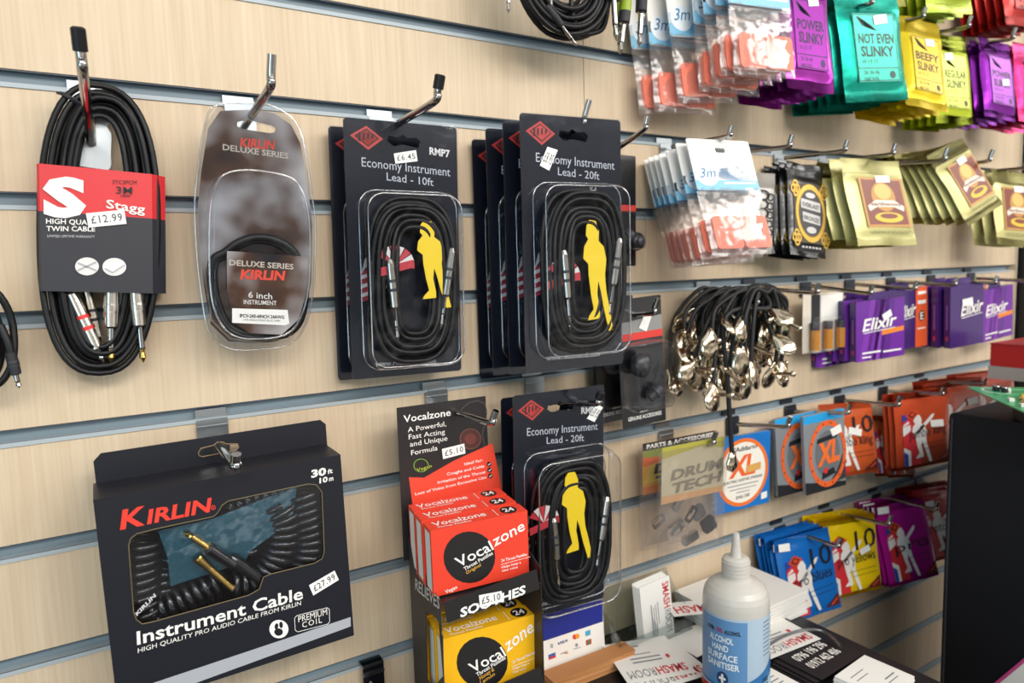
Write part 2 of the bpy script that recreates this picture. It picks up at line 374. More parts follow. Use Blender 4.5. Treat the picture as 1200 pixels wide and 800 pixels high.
def hook(g, start, bend, tip, label, d=None, dark=False, zm=None, r=.0033, group='steel hooks along the slatted wall'):
    # g: groove it hangs in; start: where the rod leaves the wall, bend: where it turns up, tip: its end (pixels)
    A = at(*start, .012)
    de = d if d is not None else dsol(*bend, A.x)
    B = at(*bend, de); T = at(*tip, de)
    up = T-B; T = B+Vector((up.x*.3, -.35*up.z, up.z))
    o = thing('display_hook', label, 'hook', Vector((A.x, 0, A.z)), group)
    mb = MB(); mb.tube(smooth_path([A, A+(B-A)*.5, A+(B-A)*.95, B+Vector((0, -.004, .003)), B+(T-B)*.3, T], 4), r, CHROME, 10); rod_ = mb.build('rod', o)
    if dark: m2 = MB(); q = B+(T-B)*.45; m2.lathe(q, T+(T-B)*.03, [(0, r*1.0, RUBBER), (.02, r*1.35, RUBBER), (.92, r*1.35, RUBBER), (1, r*.9, RUBBER), (1, .0001, RUBBER)], 10); m2.build('tip_cap', rod_)
    G = Fr(raw=(Vector((A.x, 0, A.z)), Vector((1, 0, 0)), Vector((0, 0, 1)), .03, .05))
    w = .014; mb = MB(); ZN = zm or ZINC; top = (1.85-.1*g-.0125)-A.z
    # sheet bracket: hooked lip in the groove, bent strap, hanging plate
    mb.prism(G, rrect(-w, w, -.018, top, .003), -.0035, -.002, ZN); mb.box(G, -w, w, top-.002, top, -.002, .006, ZN); mb.box(G, -w, w, top, top+.009, .004, .006, ZN)
    mb.box(G, -w, w, top-.0075, top-.006, -.0048, -.0032, ZN); mb.build('bracket', o)
    return o
# ================================================================== the setting
GZ = lambda g: 1.85-.1*g-(.018 if g >= 9 else 0)
XS = at(684, 90).x; XC = at(772, 400).x; X0, X1 = -1.1, 1.72
allg = list(range(-7, 18)); odd = [-7, -5, -3, -1, 1, 3, 5, 7]+list(range(9, 18))
GH = .0125
Gw = Fr(raw=(Vector((0, 0, 0)), Vector((1, 0, 0)), Vector((0, 0, 1)), 1, 1))
mb = MB(); WOOD = wood()
for (a, b, gs) in ((X0, XS-.0006, allg), (XS+.0006, XC, allg), (XC, X1, odd)):
    zs = [2.6]+[GZ(g) for g in gs]
    for i, z in enumerate(zs):
        top = z-GH if i else z
        bot = zs[i+1] if i+1 < len(zs) else 0.02
        mb.box(Gw, a, b, bot, top, 0, .018, WOOD)
mb.box(Gw, X0, X1, .02, 2.6, .018, .03, mat('3b3732', .8))
struct(mb, 'wall_back')
ALU = mat('72828b', .55); ALUL = mat('a4aeb3', .5)
k = 0
for (a, b, gs) in ((X0, XC, allg), (XC, X1-.02, odd)):
    for g in gs:
        z = GZ(g); mb = MB()
        mb.box(Gw, a, b, z-GH, z, .0085, .011, ALU)                # channel back
        mb.box(Gw, a, b, z-GH, z-GH+.0012, -.0012, .0085, ALUL)    # floor of the channel
        mb.box(Gw, a, b, z-GH-.0026, z-GH+.0012, -.0014, .0, ALUL)  # rolled front lip
        mb.box(Gw, a, b, z-.0012, z, .001, .0085, mat('474f58', .5))  # channel top in a darker tone: shade of the upper lip put into colour
        k += 1; struct(mb, 'trim_%d' % k)
mb = MB(); mb.box(Gw, X1, X1+.004, .02, 2.6, -.003, .03, mat('c9bca6', .6)); struct(mb, 'trim_%d' % (k+1))
# black upright and plain wall beyond the slatted panels
mb = MB(); UPR = mat('15161a', .5)
mb.box(Gw, 1.733, 1.785, .02, 2.6, -.035, .02, UPR); mb.box(Gw, 1.741, 1.777, .02, 2.6, -.038, -.035, mat('22242a', .5))
tag(mb.build('upright_post', None, Matrix.Translation((1.759, 0, 0))), 'black upright post where the slatted wall ends', 'post')
mb = MB(); mb.box(Gw, 1.6, 4.0, .0, 2.8, .05, .08, mat('b8aea0', .8)); struct(mb, 'wall_right')
mb = MB(); mb.box(Gw, -2.5, 4.0, -.02, 0, -3.2, .1, mat('6d655c', .7)); struct(mb, 'floor')

# ================================================================== hooks
hook(1, (107, 168), (97, 83), (88.5, 37), 'tall steel hook through the twin cable with red and black sleeve', d=.135, dark=True, r=.0036)  # its black cap stands in for a dark reflection on the chrome tip
hook(1, (285, 150), (317, 102), (319, 67), 'steel hook holding the rounded clear blister pack of short cable', r=.0036)
hook(1, (452, 154), (511, 118), (516.5, 91), 'steel hook with black tip through the 10ft instrument lead pack', dark=True, r=.0036)
hook(1, (636, 172), (682, 147), (692, 120), 'steel hook through the row of 20ft lead packs')
hook(1, (712, 182), (755, 152), (757, 137), 'steel hook between the 20ft lead packs and the earplug bags')
hook(4, (252, 517), (276, 547), (278.5, 530), 'steel hook through the hang tab of the big coiled cable box', r=.0042)
hook(4, (516, 477), (576, 496), (585, 479), 'steel hook in front of the throat pastilles display header')
hook(4, (632, 470), (699, 473), (708, 458), 'steel hook with black tip through the lower lead packs', dark=True, r=.0036)
hook(3, (712, 371), (765, 367), (771, 349), 'steel hook carrying the small black accessory packs')
hook(3, (834, 348), (886, 356), (888, 340), 'steel hook under the bundle of elastic capos')
hook(5, (786, 517), (834, 520), (839, 504), 'steel hook carrying the drum parts bags')
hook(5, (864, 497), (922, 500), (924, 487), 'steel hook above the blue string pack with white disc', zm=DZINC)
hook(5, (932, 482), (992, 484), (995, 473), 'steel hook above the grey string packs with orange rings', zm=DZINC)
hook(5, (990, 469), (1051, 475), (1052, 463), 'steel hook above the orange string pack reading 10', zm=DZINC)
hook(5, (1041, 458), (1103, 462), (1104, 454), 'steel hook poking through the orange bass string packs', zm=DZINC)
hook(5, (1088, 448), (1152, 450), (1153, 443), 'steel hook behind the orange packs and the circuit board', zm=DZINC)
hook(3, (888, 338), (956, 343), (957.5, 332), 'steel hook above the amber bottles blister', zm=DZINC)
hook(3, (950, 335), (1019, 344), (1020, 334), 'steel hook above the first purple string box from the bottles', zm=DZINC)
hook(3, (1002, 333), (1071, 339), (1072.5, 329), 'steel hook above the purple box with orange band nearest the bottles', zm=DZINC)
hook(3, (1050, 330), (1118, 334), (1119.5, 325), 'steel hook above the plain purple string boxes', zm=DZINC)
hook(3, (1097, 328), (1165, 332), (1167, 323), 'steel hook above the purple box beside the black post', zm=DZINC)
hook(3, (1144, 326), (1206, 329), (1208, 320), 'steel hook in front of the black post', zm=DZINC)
hook(1, (788, 172), (854, 160), (854.5, 148), 'steel hook through the white earplug header with blue band')
hook(1, (850, 180), (924, 172), (926, 159), 'steel hook between the earplug bags and the black string packs')
hook(1, (920, 185), (989, 177), (990, 165), 'steel hook above the black and gold string packs')
hook(1, (972, 189), (1045, 181), (1046.5, 169), 'steel hook above the upright cream string packs')
hook(1, (1024, 193), (1105, 188), (1106.5, 174), 'steel hook above the leaning cream string packs')
hook(1, (1082, 198), (1158, 189), (1160, 176), 'steel hook beside the cream pack next to the post')
hook(1, (1130, 203), (1200, 197), (1202, 184), 'steel hook beyond the last cream pack')
hook(-1, (942, 22), (1020, 5), (1021, -6), 'steel hook through the teal string packs')
hook(-1, (1000, 33), (1080, 21), (1081.5, 10), 'steel hook through the yellow string packs')
hook(-1, (1052, 46), (1133, 32), (1134.5, 20), 'steel hook through the lime green string packs')
hook(-1, (1104, 57), (1185, 46), (1186.5, 34), 'steel hook through the purple packs above the cream ones')
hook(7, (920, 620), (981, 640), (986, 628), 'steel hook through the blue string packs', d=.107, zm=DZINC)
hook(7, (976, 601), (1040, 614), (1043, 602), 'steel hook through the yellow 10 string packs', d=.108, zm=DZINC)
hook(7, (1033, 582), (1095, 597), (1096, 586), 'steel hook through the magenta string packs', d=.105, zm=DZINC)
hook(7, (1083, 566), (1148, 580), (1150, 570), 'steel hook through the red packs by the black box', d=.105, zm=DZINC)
# empty bracket low on the wall
A = at(436, 790, .005); G = Fr(raw=(A, Vector((1, 0, 0)), Vector((0, 0, 1)), .03, .05))
o = thing('display_hook', 'chrome and black bracket low on the wall under the coiled cable box', 'hook', A, 'steel hooks along the slatted wall')
mb = MB(); mb.box(G, -.012, .012, .013, .016, -.006, .008, CHROME); mb.box(G, -.012, .012, -.05, .013, -.006, -.004, mat('1a1a22', .15, .6)); mb.box(G, -.012, .012, .004, .007, -.008, -.006, CHROME); mb.build('bracket', o)
mb = MB(); mb.tube([G.P(-.004, -.005, -.006), G.P(0, -.03, -.05), G.P(.004, -.05, -.1)], .0033, CHROME); mb.build('rod', o)
# ================================================================== twin cable with red and black sleeve
c2 = crop(3, 0, 200); c1 = crop(3, 0, 0)
Fs = Fr((42, 191), (178, 204), (56.5, 341), .03, .034, .03)
st = thing('twin_cable', 'black twin audio cable coiled in a red and black sleeve with a big S', 'audio cable', Fs.M())
mb = MB(); BK = Fs.back(.0135)
u, v = BK.uv(120, 270)
cu, cv = BK.uv(121, 271); cw = (BK.uv(189, 271)[0]-BK.uv(53, 271)[0])/2; ch = (BK.uv(121, 104)[1]-BK.uv(121, 437)[1])/2
coil(mb, BK, cu, cv, cw, ch, 5, .0026, RUBBER, -.004, 2.5, .0062, -.02, 48, 4)
coil(mb, BK, cu+.002, cv, cw-.004, ch-.002, 4, .0026, RUBBER, .004, 2.5, .0062, -.025, 48, 9)
mb.build('cable', st)
mb = MB()
for dx in (0, .0035): mb.tube(smooth_path([BK.P(*BK.uv(68+dx*900, 110), -.004), BK.P(*BK.uv(78+dx*900, 116), -.012), BK.P(*BK.uv(92+dx*900, 124), -.008)], 4), .0012, INK)
mb.build('twist_tie', st)
mb = MB(); R_ = mat('cf2a30', .45); D_ = mat('24252d', .5)
HB = Fs.uv(120, 252)[1]
for (z0, z1, m) in ((0, HB, D_), (HB, Fs.H, R_)):
    w = Fs.W; prof = [(0, .004), (0.002, .0005), (w*.5, -.001), (w, 0), (w+.001, .001), (w+.0105, .009), (w+.010, .026), (.004, .026), (0, .018)]
    V = [Fs.P(a, z, b) for z in (z0, z1) for a, b in prof]; n = len(prof)
    mb.add(V, [(i, (i+1) % n, n+(i+1) % n, n+i) for i in range(n)], m)
Y0 = -.0012
mb.text(Fs, 'S', (50, 251.7), (101, 251.7), (50, 207), mat('f0ebe3', .5), .055, 1, y=Y0)
mb.text(Fs, 'STC3PCM', (131.7, 215.5), (160, 216), (131.7, 211), INK, .0, 2, y=Y0)
mb.text(Fs, '3M', (136, 226.7), (155, 227.2), (136, 218.5), INK, .008, 2, y=Y0)
mb.text(Fs, 'cable', (141, 230.5), (153, 230.7), (141, 228), INK, 0, 2, y=Y0, cap='x')
mb.text(Fs, 'Stagg', (124.5, 243.5), (170, 250), (124.5, 233.5), WHITE, .012, 2, y=Y0)
mb.text(Fs, 'HIGH QUALITY', (54, 261.8), (121, 263.8), (54, 256), WHITE, .015, 2, y=Y0)
mb.text(Fs, 'TWIN CABLE', (54.3, 270.5), (111.5, 271), (54.3, 264.8), WHITE, .015, 2, y=Y0)
mb.text(Fs, 'LIMITED LIFETIME WARRANTY', (55.5, 278), (111, 278.8), (55.5, 275), mat('b9b9bd', .5), 0, 2, y=Y0)
LG = mat('d8d6d3', .5); MG = mat('a5a5a8', .5)
for q in ((102, 312), (134, 312.6)): mb.ell(Fs, q, 14, 10.5, LG, 2, y=Y0)
mb.line(Fs, (91, 308), (113, 317), 2.2, MG, 3, y=Y0); mb.line(Fs, (91, 317), (113, 307), 2.2, MG, 3, y=Y0)
mb.poly(Fs, [(122, 313), (137, 305), (146, 309), (132, 318)], WHITE, 3, y=Y0); mb.line(Fs, (123, 314.5), (132, 319.5), 1.4, MG, 4, y=Y0); mb.line(Fs, (132, 319.5), (146, 310.5), 1.2, MG, 4, y=Y0)
mb.build('sleeve', st)
sticker(st, Fs, [(100.7, 250), (145.7, 245.7), (148.3, 262.3), (104, 266.7)], '£12.99', Y0)
J = lambda a, b, y1=-.004, y2=None: (BK.P(*BK.uv(*a), y1), BK.P(*BK.uv(*b), y1 if y2 is None else y2))
ST = mat('cfc9bf', .25, 1.0)
for a, b, r, bd, tp, fr_ in (((83, 340), (122, 424), .0047, RED, STEEL, .84), ((101, 338), (120, 412), .004, INK, STEEL, .8), ((131, 335), (130.5, 424), .0062, ST, GOLD, .55), ((159, 335), (168, 424), .0062, ST, GOLD, .53)):
    jack(st, *J(a, b, -.006 if a[0] != 101 else .001), r=r, body=ST, band=bd, tip=tp, frac=fr_)
# zinc tombstone plate behind the coil belongs to the hook side: a loose hook plate
Fp = Fr((83, 132), (131, 140), (87, 194), .012); o = thing('hook_plate', 'bare zinc plate seen inside the loop of the twin cable', 'hook plate', Fp.M())
mb = MB(); mb.prism(Fp, rrect(0, Fp.W, 0, Fp.H*.5, .001, 2)[6*0:0] + [(0, .002), (.002, 0), (Fp.W-.002, 0), (Fp.W, .002), (Fp.W, Fp.H*.72), (Fp.W*.72, Fp.H), (Fp.W*.28, Fp.H), (0, Fp.H*.72)], -.001, .001, ZINC); mb.build('plate', o)
mb = MB(); mb.tube([Fp.P(*Fp.uv(106, 137), -.003), Fp.P(*Fp.uv(108, 170), -.003)], .0033, CHROME); mb.build('weld_stub', o)

# ================================================================== cable with mini jack at the left edge
Fl = Fr((-70, 340), (16, 340), (-66, 462), .03)
o = thing('coiled_cable', 'black cable loop with a stereo mini jack beside the twin cable', 'audio cable', Fl.M())
mb = MB(); a = Fl.uv(-26, 395); coil(mb, Fl, a[0], a[1], Fl.W*.5, Fl.H*.52, 5, .0028, RUBBER, -.004, 2.2, .006, .03, 40, 12)
mb.tube(smooth_path([Fl.P(*Fl.uv(2, 380), -.012), Fl.P(*Fl.uv(12, 402), -.014), Fl.P(*Fl.uv(17, 424), -.014)], 4), .003, RUBBER); mb.build('cable', o)
jack(o, Fl.P(*Fl.uv(14, 410), -.014), Fl.P(*Fl.uv(24.5, 452), -.014), .0042, INK, SMOKE, STEEL, 'mini_jack', .64)

# ================================================================== rounded blister pack, short instrument cable
Fk = Fr((243, 128), (352, 130), (240, 402), .05, .06, .035)
kb = thing('blister_pack', 'rounded clear blister pack with a short cable on a smoky card', 'cable pack', Fk.M())
px = lambda F, L, y=0.0: [F.uv(*p, y) for p in L]
card_o = px(Fk, [(258, 130), (300, 128), (322, 133), (341, 146), (352, 168), (362, 230), (366, 262), (364, 330), (356, 372), (338, 396), (300, 402), (268, 400), (247, 380), (238, 330), (234, 290), (232, 240), (236, 200), (244, 150)])
slot = px(Fk, [(278, 143), (290, 140), (318, 147), (323, 150), (322, 155), (316, 156), (284, 151), (278, 148)])
m_ = bpy.data.materials.new('smoky_card'); m_.use_nodes = True; nt = m_.node_tree; b = nt.nodes['Principled BSDF']
tc = nt.nodes.new('ShaderNodeTexCoord'); n = nt.nodes.new('ShaderNodeTexNoise'); n.inputs['Scale'].default_value = 17; n.inputs['Detail'].default_value = 2; r = nt.nodes.new('ShaderNodeValToRGB')
for e, c, p in zip((r.color_ramp.elements[0], r.color_ramp.elements[1], r.color_ramp.elements.new(.53)), ('19181d', '8f5f2c', '4a3020'), (.3, .58, .44)): e.color = lin(c); e.position = p
nt.links.new(tc.outputs['Object'], n.inputs['Vector']); nt.links.new(n.outputs[0], r.inputs[0]); nt.links.new(r.outputs[0], b.inputs['Base Color']); b.inputs['Roughness'].default_value = .4; b.inputs['Specular IOR Level'].default_value = .25
mb = MB(); mb.prism(Fk, card_o, 0, .001, m_, [slot])
KR = mat('d9402f', .4); KG = mat('b9aea0', .45)
mb.text(Fk, 'KIRLIN', (281, 172), (321, 175), (282.5, 161.5), KR, .03); mb.text(Fk, 'DELUXE SERIES', (261, 175.5), (338, 186), (261, 168.5), KG, .025)
mb.build('card', kb)
mb = MB(); Fk2 = Fk.back(-.012)
a, b_ = Fk2.uv(303, 330); 
rx = (Fk2.uv(355, 330)[0]-Fk2.uv(251, 330)[0])/2
for rr, off in ((1.0, 0), (.94, .002)):
    pts = [Fk2.P(*Fk2.uv(x, y), off) for x, y in [(263+2*off*500, 296), (280, 284), (302, 278), (325, 282), (345, 296), (356, 325), (356, 360), (345, 385), (318, 396), (285, 394), (262, 380), (249, 345), (247, 315), (252, 302)]]
    c = sum(pts, Vector())/len(pts); pts = [c+(p-c)*rr for p in pts]
    mb.tube(smooth_loop(pts, 4), .0038, RUBBER, 9, True)
mb.build('cable', kb)
mb = MB(); ins = px(Fk2, [(266, 294), (302, 296), (362, 301), (360, 340), (350, 374), (330, 392), (292, 390), (274, 378), (266, 340)], -.004)
mb.prism(Fk2, ins, -.0045, -.004, m_); Yk = -.0045
mb.text(Fk2, 'DELUXE SERIES', (268.5, 310.5), (344, 315.5), (268.5, 304), KG, .025, y=Yk); mb.text(Fk2, 'KIRLIN', (281.5, 326.5), (333, 328), (283, 315.5), KR, .04, y=Yk)
mb.text(Fk2, '6 inch', (291, 348.5), (319, 350.5), (291, 341.5), mat('d9d5cf', .5), .01, y=Yk); mb.text(Fk2, 'INSTRUMENT', (285.5, 356), (324, 357.5), (285.5, 351), mat('d9d5cf', .5), .01, y=Yk)
mb.poly(Fk2, [(272, 361), (337, 363), (339, 379), (334, 381), (272, 378)], WHITE, 2, y=Yk)
mb.text(Fk2, 'IPCV-243-6INCH 24AWG', (281, 371.5), (333, 373.3), (281, 367.5), INK, .03, 3, y=Yk); mb.text(Fk2, '1/4 R ANGLE MONO PLUG 15MM', (285, 375.5), (328, 377), (285, 373.2), INK, 0, 3, y=Yk)
mb.build('insert_card', kb)
mb = MB()
cen = Vector((sum(p[0] for p in card_o)/len(card_o), sum(p[1] for p in card_o)/len(card_o)))
big = [tuple(cen+(Vector(p)-cen)*1.055) for p in card_o]
mb.prism(Fk, big, -.0012, -.0007, FILM, [slot]); blister(mb, Fk, px(Fk, [(254, 205), (272, 200), (335, 207), (355, 222), (364, 250), (365, 330), (356, 372), (336, 397), (300, 401), (268, 397), (246, 375), (240, 330), (240, 250), (244, 222)]), .022, CLEARB, .008, -.0015)
mb.prism(Fk, big, .012, .0125, FILM, [slot])
# welded rim of the shell
rim = [Fk.P(p[0], p[1], y) for y in (0,) for p in big]; mb.tube(smooth_loop(rim, 3), .0010, RIM, 6, True)
rim2 = [Fk.P(*Fk.uv(*p, -.02), -.021) for p in [(262, 205), (290, 199), (335, 206), (352, 220), (362, 255), (362, 330), (352, 372), (334, 392), (300, 397), (272, 392), (254, 370), (246, 330), (246, 250), (252, 222)]]; mb.tube(smooth_loop(rim2, 3), .0010, RIM, 6, True)
mb.build('blister_shell', kb)

# ================================================================== instrument lead packs
DK = mat('131722', .38, coat=.12, bump=.3, bscale=24, spec=.2)
def lead_pack(F, label, title2, code, u0, u1, v0, v1, deep, group, seed, mu=(.42, .72), mv=(.28, .62), bigcable=0):
    root = thing('lead_pack', label, 'cable pack', F.M(), group); w, h = F.W, F.H
    mb = MB(); slot = [(w*x, h*y) for x, y in ((.36, .925), (.42, .905), (.5, .915), (.64, .905), (.66, .93), (.62, .945), (.54, .94), (.5, .955), (.46, .94), (.38, .945))]
    mb.prism(F, rrect(0, w, 0, h, .004), 0, .0012, DK, [slot])
    mb.poly(F, [(.05, .935), (.19, .975), (.33, .93), (.2, .885)], mat('c43a33', .4), 1, False); mb.poly(F, [(.085, .935), (.19, .965), (.295, .931), (.2, .897)], INK, 2, False); mb.poly(F, [(.1, .935), (.19, .96), (.28, .931), (.2, .902)], mat('c43a33', .4), 3, False)
    for k in range(4): mb.line(F, (.125+.037*k, .917+.004*k), (.13+.037*k, .948), .016, INK, 4, False)
    TX = mat('c9ccd2', .5)
    mb.text(F, 'Economy Instrument', (.14, .822), (.93, .802), (.14, .856), TX, .0, 2, False); mb.text(F, title2, (.35, .774), (.77, .76), (.35, .804), TX, 0, 2, False)
    if code: mb.text(F, code, (.74, .885), (.93, .878), (.74, .913), WHITE, .035, 2, False)
    # printed flag and web line inside the blister
    for a, b, m in ((.1, .36, mat('b02a36', .5)),): mb.poly(F, [(a, .30), (b, .36), (b+.04, .46), (a, .42)], m, 1, False)
    for q in range(3): mb.poly(F, [(.1, .32+.035*q), (.38, .365+.035*q), (.38, .375+.035*q), (.1, .335+.035*q)], WHITE, 2, False)
    mb.poly(F, [(.1, .41), (.22, .48), (.3, .53), (.14, .47)], mat('c9c4c0', .5), 2, False)
    mb.text(F, 'www.rotosound.com', (.2, .045), (.75, .04), (.2, .06), WHITE, 0, 2, False, cap='x')
    mb.build('card', root)
    mb = MB(); a, b = (u0+u1)/2*w, (v0+v1)/2*h
    coil(mb, F, a, b, (u1-u0)/2*w-.006, (v1-v0)/2*h-.008, 6+bigcable, .0027, RUBBER, -.006, 3.0, .0062, .02, 44, seed)
    coil(mb, F, a, b-.002, (u1-u0)/2*w-.009, (v1-v0)/2*h-.012, 5+bigcable, .0027, RUBBER, -.013, 3.0, .0066, -.02, 44, seed+5); mb.build('cable', root)
    mb = MB(); Fi = F.back(-.0165); fu, fv = mu[0]-.19, mv[0]+(mv[1]-mv[0])*.5
    for k in range(7):
        a0, a1 = -.2+k*.42, -.2+k*.42+.36; mb.poly(Fi, [(fu, fv), (fu+.17*math.cos(a0), fv+.075*math.sin(a0)), (fu+.17*math.cos(a1), fv+.075*math.sin(a1))], mat('b02a36', .5) if k % 2 == 0 else mat('cfc8c4', .5), 1, False)
    mb.poly(Fi, [(fu-.15, fv-.045), (fu+.16, fv-.01), (fu+.16, fv+.02), (fu-.15, fv-.012)], mat('b02a36', .5), 2, False); mb.build('flag_print', root)
    mb = MB(); Fi = F.back(-.0185); mb.prism(Fi, [(p[0]*F.W, p[1]*F.H) for p in [(mu[0]+(mu[1]-mu[0])*x, mv[0]+(mv[1]-mv[0])*y) for x, y in MAN]], -.0002, .0006, YELLOW); mb.build('figure_print', root)
    pA = F.N(u0+(u1-u0)*.24, v0+(v1-v0)*.62, -.0165); pB = F.N(u0+(u1-u0)*.3, v0+(v1-v0)*.16, -.0165); jack(root, pA, pB, .0049, STEEL, SMOKE, STEEL, frac=.6)
    pA = F.N(u0+(u1-u0)*.88, v0+(v1-v0)*.68, -.0168); pB = F.N(u0+(u1-u0)*.74, v0+(v1-v0)*.22, -.0172); jack(root, pA, pB, .0049, STEEL, SMOKE, STEEL, frac=.6)
    mb = MB(); R_ = rrect(u0*w, u1*w, v0*h, v1*h, .018); blister(mb, F, R_, deep, CLEARB, .006, -.0008); mb.prism(F, rrect(-.001, w+.001, -.001, h+.001, .004), -.0009, -.0006, FILM, [slot])
    for k, y in ((0.0, -.001), (.9, -deep*.98)): mb.tube([F.P(*(Vector(p)+(Vector((a, b))-Vector(p)).normalized()*.006*k), y) for p in R_], .0008, RIM, 6, True)
    mb.build('blister_shell', root); return root
GL = 'instrument lead packs on hooks'
F1 = Fr((402, 137), (535, 149), (411, 445), .042, .05, .038)
p10 = lead_pack(F1, '10ft instrument lead pack with yellow guitarist hanging beside the rounded blister pack', 'Lead - 10ft', 'RMP7', .1, .98, .03, .735, .0235, GL, 21, (.55, .85), (.27, .62))
sticker(p10, F1, [(461, 180), (487, 176), (489, 189), (463, 192)], '£6.45')
dup(p10, 'instrument lead pack tucked behind the 10ft pack, only its edge showing', at(394, 446, .010)-at(411, 445, .038), group=GL)
F2 = Fr((609, 132), (727, 141), (626, 437), .09, .1, .085)
p20 = lead_pack(F2, 'front 20ft instrument lead pack with a crumpled clear blister and tilted price label', 'Lead - 20ft', '', .1, .99, .05, .745, .0232, GL, 31, (.5, .8), (.15, .6), 1)
sticker(p20, F2, [(641, 172), (653, 176), (643, 200), (632, 194)], '£8.95')
for (x, y, d, L) in ((589, 141, .063, 'instrument lead pack directly behind the front 20ft pack'), (569, 150, .036, 'third 20ft lead pack back, behind two others on its hook'), (553, 163, .009, 'rearmost 20ft lead pack, flat by the slatted wall')):
    dup(p20, L, at(x, y, d)-at(609, 132, .09), group=GL)
F3 = Fr((601, 464), (707, 451), (632, 722), .085, .095, .08)
p8 = lead_pack(F3, '20ft lead pack beside the throat pastilles display, yellow guitarist head showing', 'Lead - 20ft', 'RMP8', .1, 1.06, .03, .74, .03, GL, 41, (.42, .76), (.25, .66), 1)
sticker(p8, F3, [(699, 473), (706, 477), (696, 494), (687, 490)], '£8.95')
dup(p8, 'lead pack behind the 20ft pack beside the throat pastilles display', at(587, 467, .052)-at(601, 464, .085), group=GL)

# ================================================================== boxed coiled cable
c3 = crop(2.4023, 0, 467)
FB = 0.088
Fx = Fr((109, 586), (399, 532.5), (133, 836), FB)
w, h = Fx.W, Fx.H; DEP = .052
bx = thing('cable_box', 'large black window box of coiled instrument cable with red lettering', 'boxed cable', Fx.M())
win_px = [c3(x, y) for x, y in [(362, 412), (368, 393), (385, 380), (440, 366), (600, 332), (612, 322), (625, 300), (642, 288), (866, 240), (890, 242), (906, 262), (913, 430), (907, 450), (885, 463), (760, 494), (742, 502), (730, 536), (700, 553), (430, 628), (400, 634), (384, 622), (376, 600)]]
win = [Fx.uv(*p) for p in win_px]
BX = mat('14161f', .42, spec=.4)
mb = MB(); mb.prism(Fx, [(0, 0), (w, 0), (w, h), (0, h)], 0, .0008, BX, [win])
for (a, b, c, d, y0, y1) in ((0, .0008, 0, h, .0008, DEP), (w-.0008, w, 0, h, .0008, DEP), (.0008, w-.0008, 0, .0008, .0008, DEP), (.0008, w-.0008, h-.0008, h, .0008, DEP), (0, w, 0, h, DEP, DEP+.001)): mb.box(Fx, a, b, c, d, y0, y1, BX)
mb.tube([Fx.P(p[0], p[1], 0) for p in win], .0005, mat('6d5f42', .5), 5, True)
KRR = mat('e23a2b', .45)
t = lambda s, a, b, c, m, bold=0., **k: mb.text(Fx, s, c3(*a), c3(*b), c3(*c), m, bold, **k)
t('K', (338, 367), (408, 353), (345, 312), KRR, .03); t('IRLIN', (414, 352), (590, 317), (420, 311), KRR, .03); mb.ring(Fx, c3(600, 306), 2.8, 2.8, .25, KRR); t('R', (598, 310), (603, 309), (598, 303), KRR)
t('30', (876, 222), (918, 213), (876, 201), WHITE, .04); t('ft', (922, 212), (936, 208), (922, 199), WHITE, .02); t('10', (899, 238), (922, 233), (899, 223), WHITE, .03); t('m', (926, 232), (938, 229), (926, 223), WHITE, .02, cap='x')
t('Instrument Cable', (386, 692), (853, 562), (384, 655), WHITE, .018); t('HIGH QUALITY PRO AUDIO CABLE FROM KIRLIN', (388, 715), (847, 580), (388, 702), WHITE, .0)
t('PREMIUM', (840, 629), (921, 607), (839, 612), WHITE, .0); t('COIL', (851, 644), (906, 629), (850, 629), WHITE, .0, sp=1.25)
q = [(829, 617), (836, 610), (920, 588), (927, 592), (928, 627), (922, 634), (838, 656), (831, 651)]
for i in range(8): mb.line(Fx, c3(*q[i]), c3(*q[(i+1) % 8]), .6, WHITE)
mb.ell(Fx, c3(785, 648), 11.2, 10.8, WHITE)
mb.ell(Fx, c3(784, 656), 5, 4.4, BX, 2); mb.ell(Fx, c3(778, 640), 2.1, 3.6, BX, 2, rot=.2); mb.ell(Fx, c3(791, 636), 2.1, 3.8, BX, 2, rot=-.1)
mb.poly(Fx, [(410.8, 722.6), (411, 733.6), (132, 836-.5), (131, 816)], mat('a4a7ad', .5), 1)
mb.build('carton', bx)
sticker(bx, Fx, [(361.7, 685), (391.7, 667.8), (396.7, 678.7), (366.7, 697)], '£27.99')
# hang tab at the back, with its slot
Ft = Fx.back(DEP); zt0 = h; mb = MB()
tabw = [Ft.uv(*c3(*p)) for p in ((262, 168), (916, 66))]
u0, u1 = tabw[0][0], tabw[1][0]; ztop = Ft.uv(*c3(268, 156))[1]; ztop2 = Ft.uv(*c3(912, 58))[1]
sl = [Ft.uv(*c3(*p)) for p in ((558, 152), (566, 139), (600, 131), (612, 122), (628, 122), (635, 127), (668, 127), (672, 136), (664, 145), (570, 163), (560, 160))]
mb.prism(Ft, [(u0, h-.002), (u1, h-.002), (u1, ztop2-.005), (u1-.005, ztop2), (u0+.006, ztop), (u0, ztop-.006)], -.0006, .0006, BX, [sl]); mb.tube([Ft.P(p[0], p[1], -.0006) for p in sl], .0006, mat('8b7355', .5), 5, True)
mb.build('hang_tab', bx)
